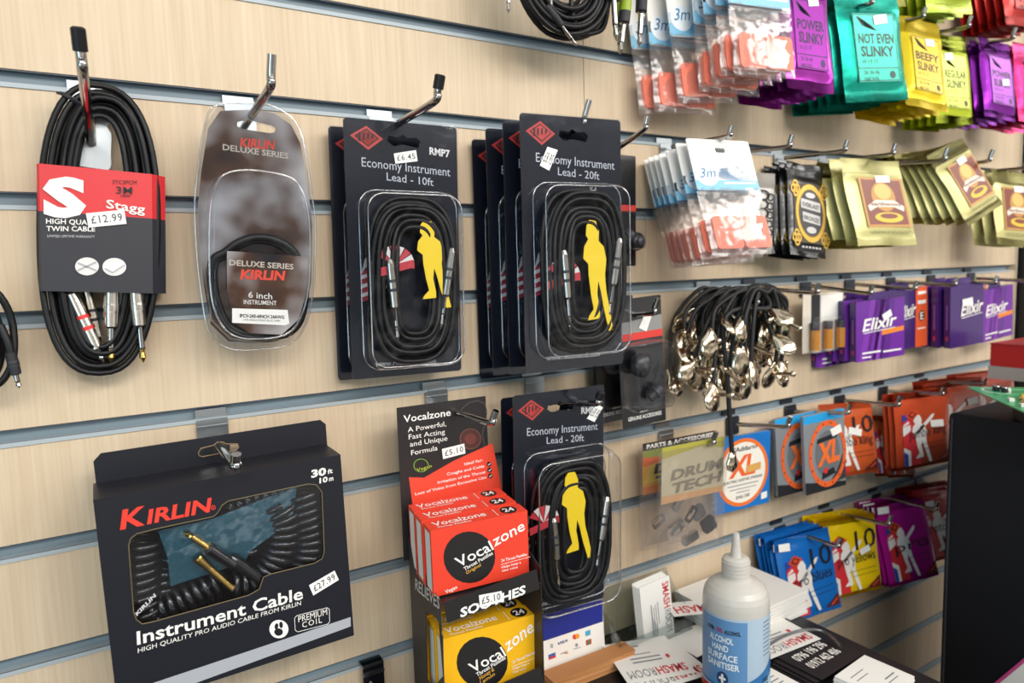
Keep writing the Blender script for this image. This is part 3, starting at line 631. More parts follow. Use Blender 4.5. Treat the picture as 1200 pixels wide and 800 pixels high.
# cable coils inside
CB = mat('111116', .22, spec=.6, coat=.3)
def helix(mb, path, R, r, pitch, m):
    P = smooth_path(path, 10); out = []; L = 0; up = None
    seg = [0]
    for a, b in zip(P, P[1:]): seg.append(seg[-1]+(b-a).length)
    n = int(seg[-1]/pitch*14); 
    for i in range(n+1):
        s_ = seg[-1]*i/n; j = max(q for q in range(len(seg)-1) if seg[q] <= s_+1e-9); f = (s_-seg[j])/(seg[j+1]-seg[j])
        p = P[j].lerp(P[j+1], f); tg = (P[j+1]-P[j]).normalized()
        if up is None: up = tg.orthogonal().normalized()
        up = (up-tg*up.dot(tg)).normalized(); wv = tg.cross(up); a = 2*PI*s_/pitch
        out.append(p+(up*math.cos(a)+wv*math.sin(a))*R)
    mb.tube(out, r, m, 6)
mb = MB(); Fc = Fx.back(.022); I = lambda x, y, yy=0: Fc.P(*Fc.uv(*c3(x, y)), yy)
helix(mb, [I(405, 385), I(398, 470), I(402, 560), I(420, 640)], .0135, .0031, .0074, CB)
helix(mb, [I(470, 470, .008), I(455, 540, .008), I(450, 620, .008)], .0125, .0031, .0074, CB)
helix(mb, [I(420, 600, .002), I(500, 570, .002), I(590, 525, .002), I(650, 500, .002)], .0145, .0031, .0074, CB)
helix(mb, [I(650, 520), I(720, 505), I(780, 440), I(800, 350), I(780, 290)], .0155, .0032, .0076, CB)
helix(mb, [I(700, 450, .01), I(690, 380, .012), I(640, 320, .012)], .014, .0032, .0076, CB)
helix(mb, [I(850, 470, -.003), I(870, 400, -.003), I(862, 320, -.003), I(850, 250, -.003)], .0145, .0032, .0076, CB)
helix(mb, [I(640, 310, .008), I(720, 285, .008), I(800, 265, .008)], .013, .0032, .0076, CB)
mb.build('coiled_cable', bx)
mb = MB(); mb.box(Fx, .003, w-.003, .003, h-.003, DEP-.004, DEP-.002, mat('101116', .7)); mb.build('inner_tray', bx)
mb = MB(); TEAL_REFL = clear('8fd0e4', .1, .8, .06, .9, 30, .14, (.05, .36, .46))  # clear bag: its teal reflection is put into the tint and haze colour
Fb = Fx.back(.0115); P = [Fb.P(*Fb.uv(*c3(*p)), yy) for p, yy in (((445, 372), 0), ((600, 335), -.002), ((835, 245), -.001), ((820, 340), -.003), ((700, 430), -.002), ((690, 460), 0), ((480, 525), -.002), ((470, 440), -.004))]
mb.add(P+[p+Fb.ey*.0006 for p in P], [(0, 7, 6, 5, 4, 3, 2, 1), (8, 9, 10, 11, 12, 13, 14, 15)]+[(i, (i+1) % 8, 8+(i+1) % 8, 8+i) for i in range(8)], TEAL_REFL); mb.build('plug_bag', bx)
for a, b in (((512, 358), (650, 450)), ((548, 428), (655, 524))):
    A, B = I(*a, -.0165), I(*b, -.0165)
    mb = MB(); mb.lathe(A, B, [(0, .0001, GOLD), (.05, .0026, GOLD), (.1, .0019, GOLD), (.13, .0026, INK), (.15, .0026, GOLD), (.45, .0026, GOLD), (.46, .0045, INK), (.5, .0052, CB), (1, .0046, CB), (1, .0001, CB)] if a[0] == 512 else [(0, .0044, GOLD), (.03, .0046, GOLD), (.3, .0032, GOLD), (.9, .0032, GOLD), (.91, .0024, INK), (.93, .0031, GOLD), (1, .0005, GOLD)], 12); mb.build('jack_plug', bx)
mb = MB(); A, B = I(640, 430, -.0145), I(740, 505, -.0145); mb.lathe(A, B, [(0, .0045, CB), (.1, .0058, CB), (.8, .005, CB), (1, .003, CB), (1, .0001, CB)], 12); mb.build('plug_boot', bx)
mb = MB(); mb.prism(Fx, win, .0012, .0016, clear('f7f8fa', .02, .6, .03)); mb.text(Fx, 'KIRLIN', c3(386, 612), c3(440, 556), c3(380, 604), mat('c9c9cc', .5), .03, -2); mb.build('window_film', bx)
# ================================================================== counter, black box on the right
ZC = 1.065
def flatpx(TL, TR, BL, z):
    A, B, C = atz(*TL, z), atz(*TR, z), atz(*BL, z)
    ex = (B-A).normalized(); d = C-A; d -= ex*d.dot(ex); ez = -d.normalized()
    return Fr(raw=(A-ez*d.length, ex, ez, (B-A).length, d.length))
o = thing('counter', 'black counter against the slatted wall, covered with cards and leaflets', 'counter', Vector((.4, -.2, 0)))
mb = MB(); mb.box(Gw, -.4, .826, ZC-.03, ZC, -.44, -.003, mat('17171b', .4)); mb.build('counter_top', o)
mb = MB(); mb.box(Gw, -.38, .81, .0, ZC-.03, -.42, -.01, mat('1d1d21', .5)); mb.build('cabinet_body', o)
o = thing('equipment_box', 'tall matt black box standing at the right beside the counter', 'box', Vector((1.3, -.5, 0)))
ZB = at(1113, 483, .2).z; XB = at(1113, 483, .2).x
mb = MB(); mb.prism(Fr(raw=(Vector((XB, -.2, 0)), Vector((0, -1, 0)), Vector((0, 0, 1)), .5, ZB)), rrect(0, .62, 0, ZB, .006), 0, .5, mat('0f1015', .6, bump=.15, bscale=400, spec=.3)); mb.build('casing', o)
mb = MB(); mb.tube([(XB-.0005, -.204, .05), (XB-.0005, -.204, ZB-.008)], .0015, mat('26272c', .4)); mb.build('edge_strip', o)
A = at(1113, 483, .2)
_a, _b = atz(1133, 454, ZB+.034), atz(1200, 484, ZB+.034); _ex = (_b-_a).normalized()
Fq = Fr(raw=(_a, _ex, Vector((0, 0, 1)).cross(_ex), .24, .18))
o = thing('spacer_block', 'small black block under the green circuit board', 'block', Fq.N(.5, .5)-Vector((0, 0, .034)))
mb = MB()
mb.box(Fq, .05, .2, .04, .15, .0, .0335, mat('141418', .5)); mb.build('block', o)
pc = thing('circuit_board', 'green circuit board with components lying on the black box', 'circuit board', Fq.M())
PG = mat('14935a', .35, coat=.2)
mb = MB(); U1, V0 = .24, 0.0; mb.box(Fq, 0, U1, V0, Fq.H, -.0016, 0, PG)
rnd = random.Random(4)
for i in range(60):
    u, v = rnd.uniform(.01, U1-.02), rnd.uniform(V0+.01, Fq.H-.008); L_ = rnd.uniform(.01, .05)
    mb.box(Fq, u, u+(L_ if i % 2 else .001), v, v+(.001 if i % 2 else L_*.6), -.0018, -.0016, mat('8fd6a8', .4))
mb.ring(Fr(raw=(Fq.P(0, V0, -.0017), Fq.ex, Fq.ez, U1, Fq.H-V0)), (.14, .14), .1, .09, .08, WHITE, 1, False)
mb.build('board', pc)
for i in range(80):
    mb = MB(); u, v = rnd.uniform(.012, U1-.04), rnd.uniform(V0+.008, Fq.H-.016); k_ = i % 4
    if k_ == 0: mb.lathe(Fq.P(u, v, -.0016), Fq.P(u, v, -.009), [(0, .004, mat('23232a', .4)), (.9, .004, mat('c9c7c4', .3, 1.0)), (1, .0036, mat('c9c7c4', .3, 1.0)), (1, .0001, CHROME)], 10); nm = 'capacitor'
    elif k_ == 1: mb.box(Fq, u, u+.014, v, v+.007, -.005, -.0018, INK); nm = 'chip'
    elif k_ == 2: mb.lathe(Fq.P(u, v, -.004), Fq.P(u+.012, v+.002, -.004), [(0, .0005, STEEL), (.2, .0022, mat('c8a36a', .5)), (.4, .002, RED), (.5, .002, mat('c8a36a', .5)), (.8, .0022, mat('c8a36a', .5)), (1, .0005, STEEL)], 8); nm = 'resistor'
    else: mb.box(Fq, u, u+.006, v, v+.006, -.006, -.0018, mat(rnd.choice(['d9b93a', 'e9e6df', 'c03a30']), .4)); nm = 'connector'
    mb.build(nm, pc)
# ledge, red box and black tool further right
P0 = at(1160, 428, .14); hh = at(1160, 403, .14).z-P0.z
G = Fr(raw=(P0, Vector((0, -1, 0)), Vector((0, 0, 1)), .3, .1))      # its left side, running out from the wall
o = thing('ledge', 'pale grey ledge under the red box at the photo edge', 'ledge', P0+Vector((.15, -.1, -.02)))
mb = MB(); mb.box(G, -.002, .3, -.022, -.0005, -.002, .34, mat('a8a29b', .6)); mb.build('board', o)
mb = MB(); mb.box(G, .0, .012, -P0.z+.001, -.022, .32, .338, STEEL); mb.build('leg', o); mb = MB(); mb.box(G, .28, .292, -P0.z+.001, -.022, .32, .338, STEEL); mb.build('leg', o)
o = thing('red_box', 'plain red cardboard box on the pale ledge by the black post', 'box', G.P(.1, 0, .05))
mb = MB(); mb.prism(G, rrect(0, .26, 0, hh, .002), 0, .12, mat('b5201f', .5)); mb.build('carton', o)
mb = MB(); mb.box(G, -.001, .261, hh, hh+.0015, -.001, .121, mat('a01b1c', .5)); mb.build('lid', o)
c = G.P(.045, hh+.0155, .02); o = thing('black_grip', 'black rounded tool lying on top of the red box', 'tool', c)
mb = MB(); mb.lathe(c, c+Vector((.02, -.16, 0)), [(0, .0001, RUBBER), (.04, .01, RUBBER), (.12, .0135, RUBBER), (.5, .012, RUBBER), (.55, .009, INK), (.95, .0085, INK), (1, .0001, INK)], 12); mb.build('grip', o)
mb = MB(); mb.lathe(c+Vector((.02, -.16, 0)), c+Vector((.024, -.2, 0)), [(0, .003, STEEL), (.9, .003, STEEL), (1, .0001, STEEL)], 8); mb.build('shaft', o)
# white leaflet with magenta edge on the black box
def onX(x, y, X):
    r = ray(x, y); return CAM+r*((X-CAM.x)/r.x)
a, b, c_ = onX(1164, 801, XB-.001), onX(1201, 770, XB-.001), onX(1240, 800, XB-.001)
Fw = Fr(raw=(a, Vector((0, (b-a).y, (b-a).z)).normalized(), Vector((0, -(b-a).z, (b-a).y)).normalized()*(-1 if (b-a).y < 0 else 1), .14, .1))
Fw = Fr(raw=(a-Fw.ez*.1, Fw.ex, Fw.ez, .14, .1))
mb = MB(); ez_ = Fw.ez if Fw.ez.z > 0 else -Fw.ez
mb.add([p+Vector((k_, 0, 0)) for k_ in (0, -.0006) for p in (a, a+Fw.ex*.14, a+Fw.ex*.14-ez_*.1, a-ez_*.1)], [(0, 1, 2, 3), (7, 6, 5, 4), (0, 4, 5, 1), (1, 5, 6, 2), (2, 6, 7, 3), (3, 7, 4, 0)], PAPER)
mb.add([p+Vector((-.0009, 0, 0)) for p in (a, a+Fw.ex*.14, a+Fw.ex*.14-ez_*.004, a-ez_*.004)], [(3, 2, 1, 0)], mat('c84a86', .5))
tag(mb.build('leaflet', None, Matrix.Translation(a)), 'white leaflet with a pink edge stuck to the side of the black box', 'leaflet')

# ================================================================== throat pastilles display
c6 = crop(3, 430, 540); c5 = crop(2.79, 370, 330)
ds = thing('pastille_display', 'black and red card counter display of throat pastilles with printed header', 'counter display', Vector((.36, -.08, ZC)))
Fh = Fr((465, 478), (569, 464), (488, 622), .05, .054, .048); VR = mat('e2452f', .45); VB = mat('1e1b1c', .45); TXT = mat('f2eee8', .5)
mb = MB(); mb.prism(Fh, [(0, -.03), (Fh.W+.004, -.03), (Fh.W, Fh.H), (0, Fh.H)], 0, .0012, VB)
mb.poly(Fh, [(479, 559), (497, 559.5), (531, 540), (577, 519), (589, 578), (591, 600), (489, 630)], VR, 1)
T = lambda F, s, a, b, c, m, bold=0., lay=2, cr=c5, **k: mb.text(F, s, cr(*a), cr(*b), cr(*c), m, bold, lay, **k)
T(Fh, 'Vocalzone', (287, 460), (441, 437), (286, 437), TXT, .01)
T(Fh, 'A Powerful,', (301, 492), (426, 471), (300, 476), TXT); T(Fh, 'Fast Acting', (304, 515), (422, 497), (303, 499), TXT)
T(Fh, 'and Unique', (308, 539), (430, 518), (307, 523), TXT); T(Fh, 'Formula', (312, 567), (398, 550), (311, 551), TXT)
T(Fh, 'Vegan', (330, 621), (379, 606), (329, 610), mat('a8b53a', .5), .01); mb.ring(Fh, c5(344, 600), 9, 8, .12, mat('6f9a3a', .5), 2)
T(Fh, 'Ideal for:', (486, 600), (546, 586), (485, 591), TXT, .008); T(Fh, 'Coughs and Colds', (429, 633), (551, 606), (428, 624), TXT, .008)
T(Fh, 'Irritation of the Throat', (399, 660), (555, 625), (398, 651), TXT, .008); T(Fh, 'Loss of Voice from Excessive Use', (325, 698), (557, 642), (324, 689), TXT, .008)
for p in ((566, 596), (568, 615), (570, 634)):
    mb.ell(Fh, c5(*p), 2.7, 3, VB, 2); q = c5(*p); mb.line(Fh, (q[0]-1.2, q[1]), (q[0]-.2, q[1]+1.3), .6, WHITE, 3); mb.line(Fh, (q[0]-.3, q[1]+1.3), (q[0]+1.6, q[1]-1.6), .6, WHITE, 3)
mb.ell(Fh, c5(505, 513), 12.5, 12, mat('4a2622', .5), 2); mb.ring(Fh, c5(505, 513), 12.8, 12.4, .1, mat('6c413a', .5), 3); mb.ell(Fh, c5(505, 513), 7, 6.5, mat('6a332c', .5), 3)
for i in range(9):
    t0 = [(470, 440), (478, 415), (500, 395), (530, 388), (552, 398), (560, 425), (556, 455), (548, 480), (545, 500), (552, 540)]
    mb.line(Fh, c5(*t0[i]), c5(*t0[i+1]), .8, mat('55504f', .5), 1)
mb.build('header_card', ds)
sticker(ds, Fh, [c5(411, 546), c5(484, 528), c5(488, 560), c5(415, 579)], '£5.10')
def vplate(mb, A, B, zt0, zt1, zb, th, m):
    # upright card panel from A to B (plan positions), sloping top
    n = (B-A).cross(Vector((0, 0, 1))).normalized()*th
    P = [Vector((p.x, p.y, z)) for p, z in ((A, zb), (B, zb), (B, zt1), (A, zt0))]
    mb.add(P+[p+n for p in P], [(0, 1, 2, 3), (7, 6, 5, 4), (0, 4, 5, 1), (1, 5, 6, 2), (2, 6, 7, 3), (3, 7, 4, 0)], m)
Fu = Fr((520, 706), (629, 667), (521, 731), .14, .155, .14); VS = mat('2a2625', .5)
BLk = at(482, 628, .05); FLk = at(520, 706, .14); FRk = at(629, 667, .155); BRk = BLk+(FRk-FLk)
_o = (FRk-FLk).normalized()*.004; BLk, FLk, FRk, BRk = BLk-_o, FLk-_o, FRk+_o, BRk+_o
n_ = (FLk-BLk); n_.z = 0; Fside = Fr(raw=(Vector((BLk.x, BLk.y, ZC)), n_.normalized(), Vector((0, 0, 1)), n_.length, BLk.z-ZC))
hole = [Fside.uv(*p) for p in ((499, 717), (506, 719), (514, 728), (518, 745), (519, 792), (507, 806), (500, 796))]
mb = MB(); mb.prism(Fside, [(0, 0), (Fside.W, 0), (Fside.W, FLk.z-ZC), (0, Fside.H)], 0, .0012, VS, [hole])
mb.text(Fside, 'RELIEVES', (487, 690), (515.5, 714), (487, 677), mat('c9c3bb', .5), .015, 2); mb.build('side_panel', ds)
mb = MB(); vplate(mb, FRk, BRk, FRk.z, BRk.z, ZC, .0012, VB); mb.build('side_panel', ds)
mb = MB(); mb.prism(Fu, [(0, 0), (Fu.W, 0), (Fu.W, Fu.H), (0, Fu.H)], 0, .0012, VB)
mb.text(Fu, 'SOOTHES', c6(328, 549), c6(557, 465), c6(328, 517), TXT, .035, 2)
q = [BLk, FLk, FRk, BRk]; zz = min(at(515.5, 698, .126).z, at(621.7, 668, .138).z)-.003
mb.add([Vector((p.x, p.y, zz+dz)) for dz in (0, .0012) for p in q], [(3, 2, 1, 0), (4, 5, 6, 7), (0, 1, 5, 4), (1, 2, 6, 5), (2, 3, 7, 6), (3, 0, 4, 7)], VB); mb.build('upper_tray', ds)
sticker(ds, Fu, [c6(392, 470), c6(472, 455), c6(476, 492), c6(396, 513)], '£5.10')
Fo = Fr((531, 826), (634, 781), (532, 870), .14, .155, .14); mb = MB(); mb.box(Fo, 0, Fo.W, ZC-Fo.O.z+.001, Fo.H, 0, .0012, VB); mb.add([Vector((p.x, p.y, ZC+.001+dz)) for dz in (0, .0012) for p in q], [(3, 2, 1, 0), (4, 5, 6, 7), (0, 1, 5, 4), (1, 2, 6, 5), (2, 3, 7, 6), (3, 0, 4, 7)], VB); mb.build('lower_tray', ds)
def pastille_box(F, th, hx, flavour, label, group, cr, A):
    m = mat(hx, .42); sd = mat('e9e4dc', .6); r = thing('pastille_box', label, 'pastille box', F.M(), group)
    mb = MB(); w, h = F.W, F.H; mb.box(F, 0, w, 0, h, 0, th, m)
    L = F.left(th); mb.poly(L, [(.14, .06), (.86, .06), (.86, .94), (.14, .94)], sd, 1, False)
    mb.ell(F, cr(*A['c']), A['rx'], A['ry'], VB, 1); tt = lambda s, k, mm, b=0., **z: mb.text(F, s, *[cr(*p) for p in A[k]], mm, b, 2, **z)
    tt('Vocal', 'vocal', TXT, .012); tt('zone', 'zone', TXT, .012, cap='x'); tt('Throat Pastilles', 'tp', TXT, .015)
    for i, s in enumerate(flavour): tt(s, 'fl%d' % i, mat('d9a441', .5), .01)
    tt('24 Throat Pastilles', 'l1', TXT, .01); tt('Helps keep a', 'l2', TXT, .01); tt('clear voice', 'l3', TXT, .01)
    mb.line(F, cr(*A['ln'][0]), cr(*A['ln'][1]), .5, TXT); tt('Vegan', 'vg', TXT, .01)
    Tp = F.top(th); mb.text(Tp, 'Vocalzone', (.06, .38), (.6, .38), (.06, .85), TXT, .01, 1, False); mb.text(Tp, 'Throat Pastilles', (.08, .12), (.42, .12), (.08, .27), TXT, .01, 1, False)
    mb.ell(Tp, (.84, .5), .085, .42, VB, 1, False); mb.text(Tp, '24', (.785, .3), (.895, .3), (.785, .72), TXT, .02, 2, False); mb.line(Tp, (.7, .1), (.7, .9), .006, TXT, 1, False)
    mb.build('carton', r); mb = MB(); mb.box(F, .001, w-.001, h, h+.0006, .0004, th-.001, m); mb.build('lid_flap', r) if False else None
    return r
Fr1 = Fr((504.5, 622), (618, 598), (515.5, 698), .128, .14, .126)
AR = dict(c=(360, 338), rx=30.3, ry=30.3, vocal=((322, 374), (446, 309), (305, 343)), zone=((447, 301), (556, 240), (441, 277)), tp=((343, 385), (443, 327), (338, 374)), fl0=((350, 398), (401, 368), (346, 388)),
          l1=((472, 355), (563, 331), (471, 345)), l2=((473, 377), (541, 359), (472, 369)), l3=((474, 389), (530, 375), (473, 381)), ln=((470, 364), (574, 336)), vg=((276, 466), (318, 447), (273, 454)))
GB = 'boxes of throat pastilles in the display'
b1 = pastille_box(Fr1, .0215, 'e2412c', ['Original'], 'front red box of throat pastilles on the upper tray of the display', GB, c6, AR)
dup(b1, 'red pastilles box stepped directly behind the front red one', at(494, 610.5, .104)-at(504.5, 622, .128))
dup(b1, 'rearmost red pastilles box, against the printed header card', at(485.5, 600, .08)-at(504.5, 622, .128))
Fy1 = Fr((519, 749), (630, 718.5), (530.5, 828), .128, .14, .126)
AY = dict(c=(405, 707), rx=30, ry=30, vocal=((372, 745), (490, 682), (353, 714)), zone=((491, 672), (587, 596), (484, 643)), tp=((387, 757), (488, 694), (382, 745)), fl0=((398, 770), (448, 735), (393, 757)), fl1=((400, 785), (450, 752), (396, 773)),
          l1=((511, 712), (590, 676), (510, 702)), l2=((512, 734), (570, 712), (511, 726)), l3=((513, 746), (560, 730), (512, 738)), ln=((510, 722), (596, 690)), vg=((316, 812), (350, 797), (314, 802)))
b2 = pastille_box(Fy1, .0215, 'efb41a', ['Honey &', 'Lemon'], 'front yellow box of throat pastilles on the lower tray', GB, c6, AY)
dup(b2, 'yellow pastilles box just behind the front yellow one', at(509, 737, .104)-at(519, 749, .128))
dup(b2, 'rearmost yellow pastilles box, leaning deep in the lower tray', at(498, 722, .078)-at(519, 749, .128))

# ================================================================== items on the counter
c7 = crop(5, 600, 650); c8 = crop(4.286, 820, 650)
Fv = Fr((629, 722), (705.5, 702), (634, 783), .03, .03, .04)
o = thing('payment_sign', 'blue and white card payment sign standing behind the brown card block', 'sign', Fv.M())
mb = MB(); hb = ZC-Fv.O.z; mb.prism(Fv, [(-.02, -.03), (Fv.W, -.03), (Fv.W, Fv.H), (-.02, Fv.H)], 0, .003, WHITE)
mb.poly(Fv, [(610, 727), (705.5, 702), (706.5, 728), (610, 760)], mat('1f2a86', .4), 1)
mb.text(Fv, 'VISA', c7(262, 530), c7(326, 506), c7(266, 513), mat('1b2f7a', .5), .03)
mb.ell(Fv, c7(367, 480), 2.6, 3, mat('d8352c', .5)); mb.ell(Fv, c7(382, 475), 2.6, 3, mat('e89a2a', .5), 2)
mb.poly(Fv, [c7(428, 448), c7(458, 437), c7(460, 467), c7(430, 478)], mat('4aa3c9', .5)); mb.poly(Fv, [c7(432, 500), c7(464, 489), c7(466, 520), c7(434, 531)], mat('b0473c', .5)); mb.poly(Fv, [c7(443, 496), c7(453, 493), c7(455, 524), c7(445, 527)], mat('3f8a4d', .5), 2)
mb.poly(Fv, [c7(212, 585), c7(254, 570), c7(256, 600), c7(214, 615)], mat('2f5fa8', .5)); mb.poly(Fv, [c7(214, 600), c7(255, 585), c7(256, 600), c7(214, 615)], mat('c23b3b', .5), 2)
for k_ in range(3): mb.line(Fv, c7(226+6*k_, 520), c7(226+6*k_, 545), .8, GREY)
mb.line(Fv, c7(285, 580), c7(325, 564), 1.2, GREY); mb.line(Fv, c7(305, 575), c7(328, 575), 1.5, mat('d98b3a', .5)); mb.ell(Fv, c7(378, 528), 1.8, 2.2, GREY); mb.line(Fv, c7(358, 552), c7(402, 540), .9, GREY)
mb.build('panel', o)
mb = MB(); mb.prism(Fr(raw=(Fv.P(Fv.W*.5, -.03, .003), Fv.ey, Fv.ez, .02, .04)), [(0, 0), (.018, 0), (0, .05)], 0, .002, WHITE); mb.build('easel_foot', o)
# stack of brown kraft cards
A = at(636, 784, .047); B = at(709, 757, .047); zt = (A.z+B.z)/2; n_ = max(6, int((zt-ZC)/.0042)); ang = -.04
for i in range(n_):
    th = (zt-ZC)/n_; cx = Vector(((A.x+B.x)/2+.012, (A.y+B.y)/2-.015, 0)); F_ = flat(Vector((cx.x+rnd.uniform(-.002, .002), cx.y+rnd.uniform(-.001, .001), ZC+th*(i+.97))), ang+rnd.uniform(-.025, .025), (B.x-A.x)+.03, .026)
    mb = MB(); mb.prism(F_, rrect(0, F_.W, 0, F_.H, .003, 2), 0, th*.93, mat(['c48a55', 'b97f4d', 'cf9865', 'bd8552'][i % 4], .7)); lb = 'brown kraft card in the stack in front of the payment sign' if i < n_-1 else 'top brown kraft card of the stack below the payment sign'
    tag(mb.build('kraft_card', None, F_.M()), lb, 'card', 'stacked brown kraft cards')
# clear card holder against the wall
Xa, Xb = at(708, 745, .03).x, at(792, 715, .03).x; zt = at(709, 690, .012).z
o = thing('card_holder', 'clear acrylic holder for business cards against the wall', 'card holder', Vector(((Xa+Xb)/2, -.03, ZC)))
AC = clear('eef2f2', .06, .7, .05)
mb = MB(); mb.box(Gw, Xa, Xb, ZC, zt, -.012, -.009, AC); mb.build('back_panel', o)
mb = MB(); mb.box(Gw, Xa, Xb, ZC, ZC+.003, -.062, -.012, AC); mb.build('base', o)
for f in (0, .5, 1):
    mb = MB(); x = Xa+(Xb-Xa-.003)*f; mb.prism(Fr(raw=(Vector((x, -.012, ZC)), Vector((0, -1, 0)), Vector((0, 0, 1)), .05, .1)), [(0, .003), (.05, .003), (.05, .025), (.02, .05), (0, .07)], 0, .003, AC); mb.build('divider', o)
mb = MB(); mb.box(Gw, Xa, Xb, ZC+.003, ZC+.022, -.063, -.0605, AC); mb.build('front_lip', o)
SR = mat('c8343c', .6); LGr = mat('77777c', .6)
def bars(mb, F, rows, m, lay=1):
    for (u0, v, u1, w_) in rows: mb.poly(F, [(u0, v), (u1, v), (u1, v+w_), (u0, v+w_)], m, lay, False)
Fc1 = Fr((749, 689), (784, 674), (757, 760), .05, .05, .055)
def bcard_up(F, label, text, lab_g):
    mb = MB(); mb.box(F, 0, F.W, 0, F.H, 0, .0006, PAPER)
    if text:
        mb.text(F, 'SMASH', (.74, .93), (.74, .5), (.95, .93), SR, .02, 1, False); mb.text(F, 'ROOM', (.74, .47), (.74, .1), (.95, .47), LGr, 0, 1, False)
        bars(mb, F, [(.3, .15, .33, .5), (.38, .2, .4, .4), (.45, .15, .47, .48), (.52, .3, .54, .36)], LGr)
    return tag(mb.build('business_card', None, F.M()), label, 'business card', lab_g)
GBC = 'business cards in the clear holder'
bcard_up(Fc1, 'white business card with red lettering, front of the upright ones in the clear holder', True, GBC)
for i in range(4):
    F_ = Fr(raw=(Fc1.P(-.001*i-.001, .0015*i, .0022*(i+1)), Fc1.ex, Fc1.ez, Fc1.W, Fc1.H)); bcard_up(F_, 'plain white edge of a business card behind the front one in the holder', False, GBC)
# white paper stack behind the bottle
Fp = flatpx((786, 684), (857, 657), (850, 742), ZC+.034)
for i in range(7):
    F_ = flat(Fp.N(.5, .5)+Vector((rnd.uniform(-.003, .003), -.004, -.0048*i)), math.atan2(Fp.ex.y, Fp.ex.x)+rnd.uniform(-.05, .05), Fp.W+.02, min(Fp.H, .11))
    mb = MB(); mb.box(F_, 0, F_.W, 0, F_.H, 0, .0042, PAPER); tag(mb.build('paper_pad', None, F_.M()), 'white paper pad, topmost of the pile behind the sanitiser bottle' if i == 0 else 'white paper pad inside the pile behind the sanitiser bottle', 'paper', 'white paper pads behind the bottle')
    if i == 0: zpad = F_.O.z
def card_flat(TL, TR, BL, z, label, rot, parts, col=PAPER, nm='business_card', cat='business card', grp='loose cards on the counter', th=.0006):
    F = flatpx(TL, TR, BL, z+th); mb = MB(); mb.box(F, 0, F.W, 0, F.H, 0, th, col); parts(mb, F); return tag(mb.build(nm, None, F.M()), label, cat, grp), F
def smash(mb, F):
    mb.text(F, 'SMASH', (.06, .74), (.5, .74), (.06, .92), SR, .02, 1, False); mb.text(F, 'ROOM', (.53, .74), (.92, .74), (.53, .92), LGr, 0, 1, False)
    bars(mb, F, [(.3, .55, .75, .03), (.3, .46, .75, .03), (.4, .36, .8, .02), (.5, .15, .7, .03)], LGr); mb.ell(F, (.2, .52), .03, .05, SR, 1, False)
# seen upside down: their right way up faces the wall
card_flat((816, 787), (736, 801), (799, 741), ZC+.012, 'white business card lying upside down beside the kraft card stack', 0, smash)
card_flat((836, 788), (760, 812), (812, 744), ZC+.010, 'white business card half under the one beside the kraft cards', 0, smash)
card_flat((846, 716), (790, 722), (846, 700), zpad+.0005, 'white business card with red lettering on the paper pad left of the bottle', 0, lambda mb, F: mb.text(F, 'SMASH', (.1, .35), (.9, .35), (.1, .85), SR, .02, 1, False))
card_flat((800, 760), (838, 742), (806, 775), ZC+.003, 'blank white card between the sanitiser bottle and the lying business cards', 0, lambda mb, F: None)
card_flat((770, 750), (818, 732), (784, 768), ZC+.0015, 'blank white card lying in front of the clear card holder', 0, lambda mb, F: None)
card_flat((798, 738), (842, 722), (810, 752), ZC+.0002, 'lined white card lying between the paper pads and the card holder', 0, lambda mb, F: bars(mb, F, [(.2, .3, .7, .03), (.2, .45, .6, .03)], LGr))
MK = mat('17171b', .35)
def muso(mb, F):
    mb.text(F, 'MUSIC', (.12, .74), (.55, .74), (.12, .9), mat('b9a9a9', .4), .03, 1, False); mb.line(F, (.1, .71), (.6, .71), .02, RED, 1, False); man(mb, F, .62, .84, .55, .98, mat('b0b0b4', .5), 1)
    bars(mb, F, [(.12, .6, .8, .03), (.25, .52, .7, .03)], mat('a5a5a8', .5)); mb.text(F, '0796 196 296', (.14, .3), (.8, .3), (.14, .4), WHITE, .02, 1, False); mb.text(F, '01912 462 406', (.14, .15), (.8, .15), (.14, .25), WHITE, .02, 1, False)
for i, (dx, dy, z) in enumerate(((0, 0, .0052), (-6, 3, .0036), (-11, 5, .002), (-16, 6, .0004))):
    card_flat((860+dx, 744+dy), (910+dx, 719+dy), (961+dx, 798+dy), ZC+z, ['black leaflet with white phone numbers, topmost right of the bottle', 'black leaflet just under the topmost black one', 'third black leaflet down in the fanned pile', 'bottom black leaflet of the fanned pile'][i], 0, muso, MK, 'leaflet', 'leaflet', 'fanned black leaflets', .0012)
card_flat((962, 748), (897, 774), (905, 722), ZC+.0075, 'white business card lying over the black leaflets right of the bottle', 0, smash)
card_flat((948, 806), (890, 842), (903, 779), ZC+.0075, 'white price list card in front of the black leaflets', 0, lambda mb, F: bars(mb, F, [(.12, .12*k_+.15, .8, .03) for k_ in range(6)], LGr), nm='price_card', cat='card')
for i in range(6):
    card_flat((976+rnd.uniform(-2, 2), 792+i*3.0), (1014+rnd.uniform(-2, 2), 767+i*3.0), (1040, 818+i*3.0), ZC+.0008+(5-i)*.0032, 'white card on top of the pile at the counter corner' if i == 0 else 'white card inside the pile at the counter corner', 0, (lambda mb, F: bars(mb, F, [(.15, .75, .55, .02), (.15, .62, .5, .02), (.55, .3, .85, .03), (.5, .2, .8, .02)], LGr)) if i == 0 else (lambda mb, F: None), nm='white_card', cat='card', grp='white cards piled at the counter corner', th=.0028)
mb = MB(); P = [atz(x, y, ZC+z) for x, y, z in ((885, 768, .014), (900, 756, .016), (921, 744, .017), (944, 737.5, .017), (963, 739, .014), (977, 748, .012), (985, 757, .012))]; mb.tube(smooth_path(P, 5), .0022, clear('c9cdd0', .12, .8, .1), 8)
tag(mb.build('plastic_tube', None, Matrix.Translation(P[3])), 'thin clear plastic tube curving over the cards right of the bottle', 'tube')

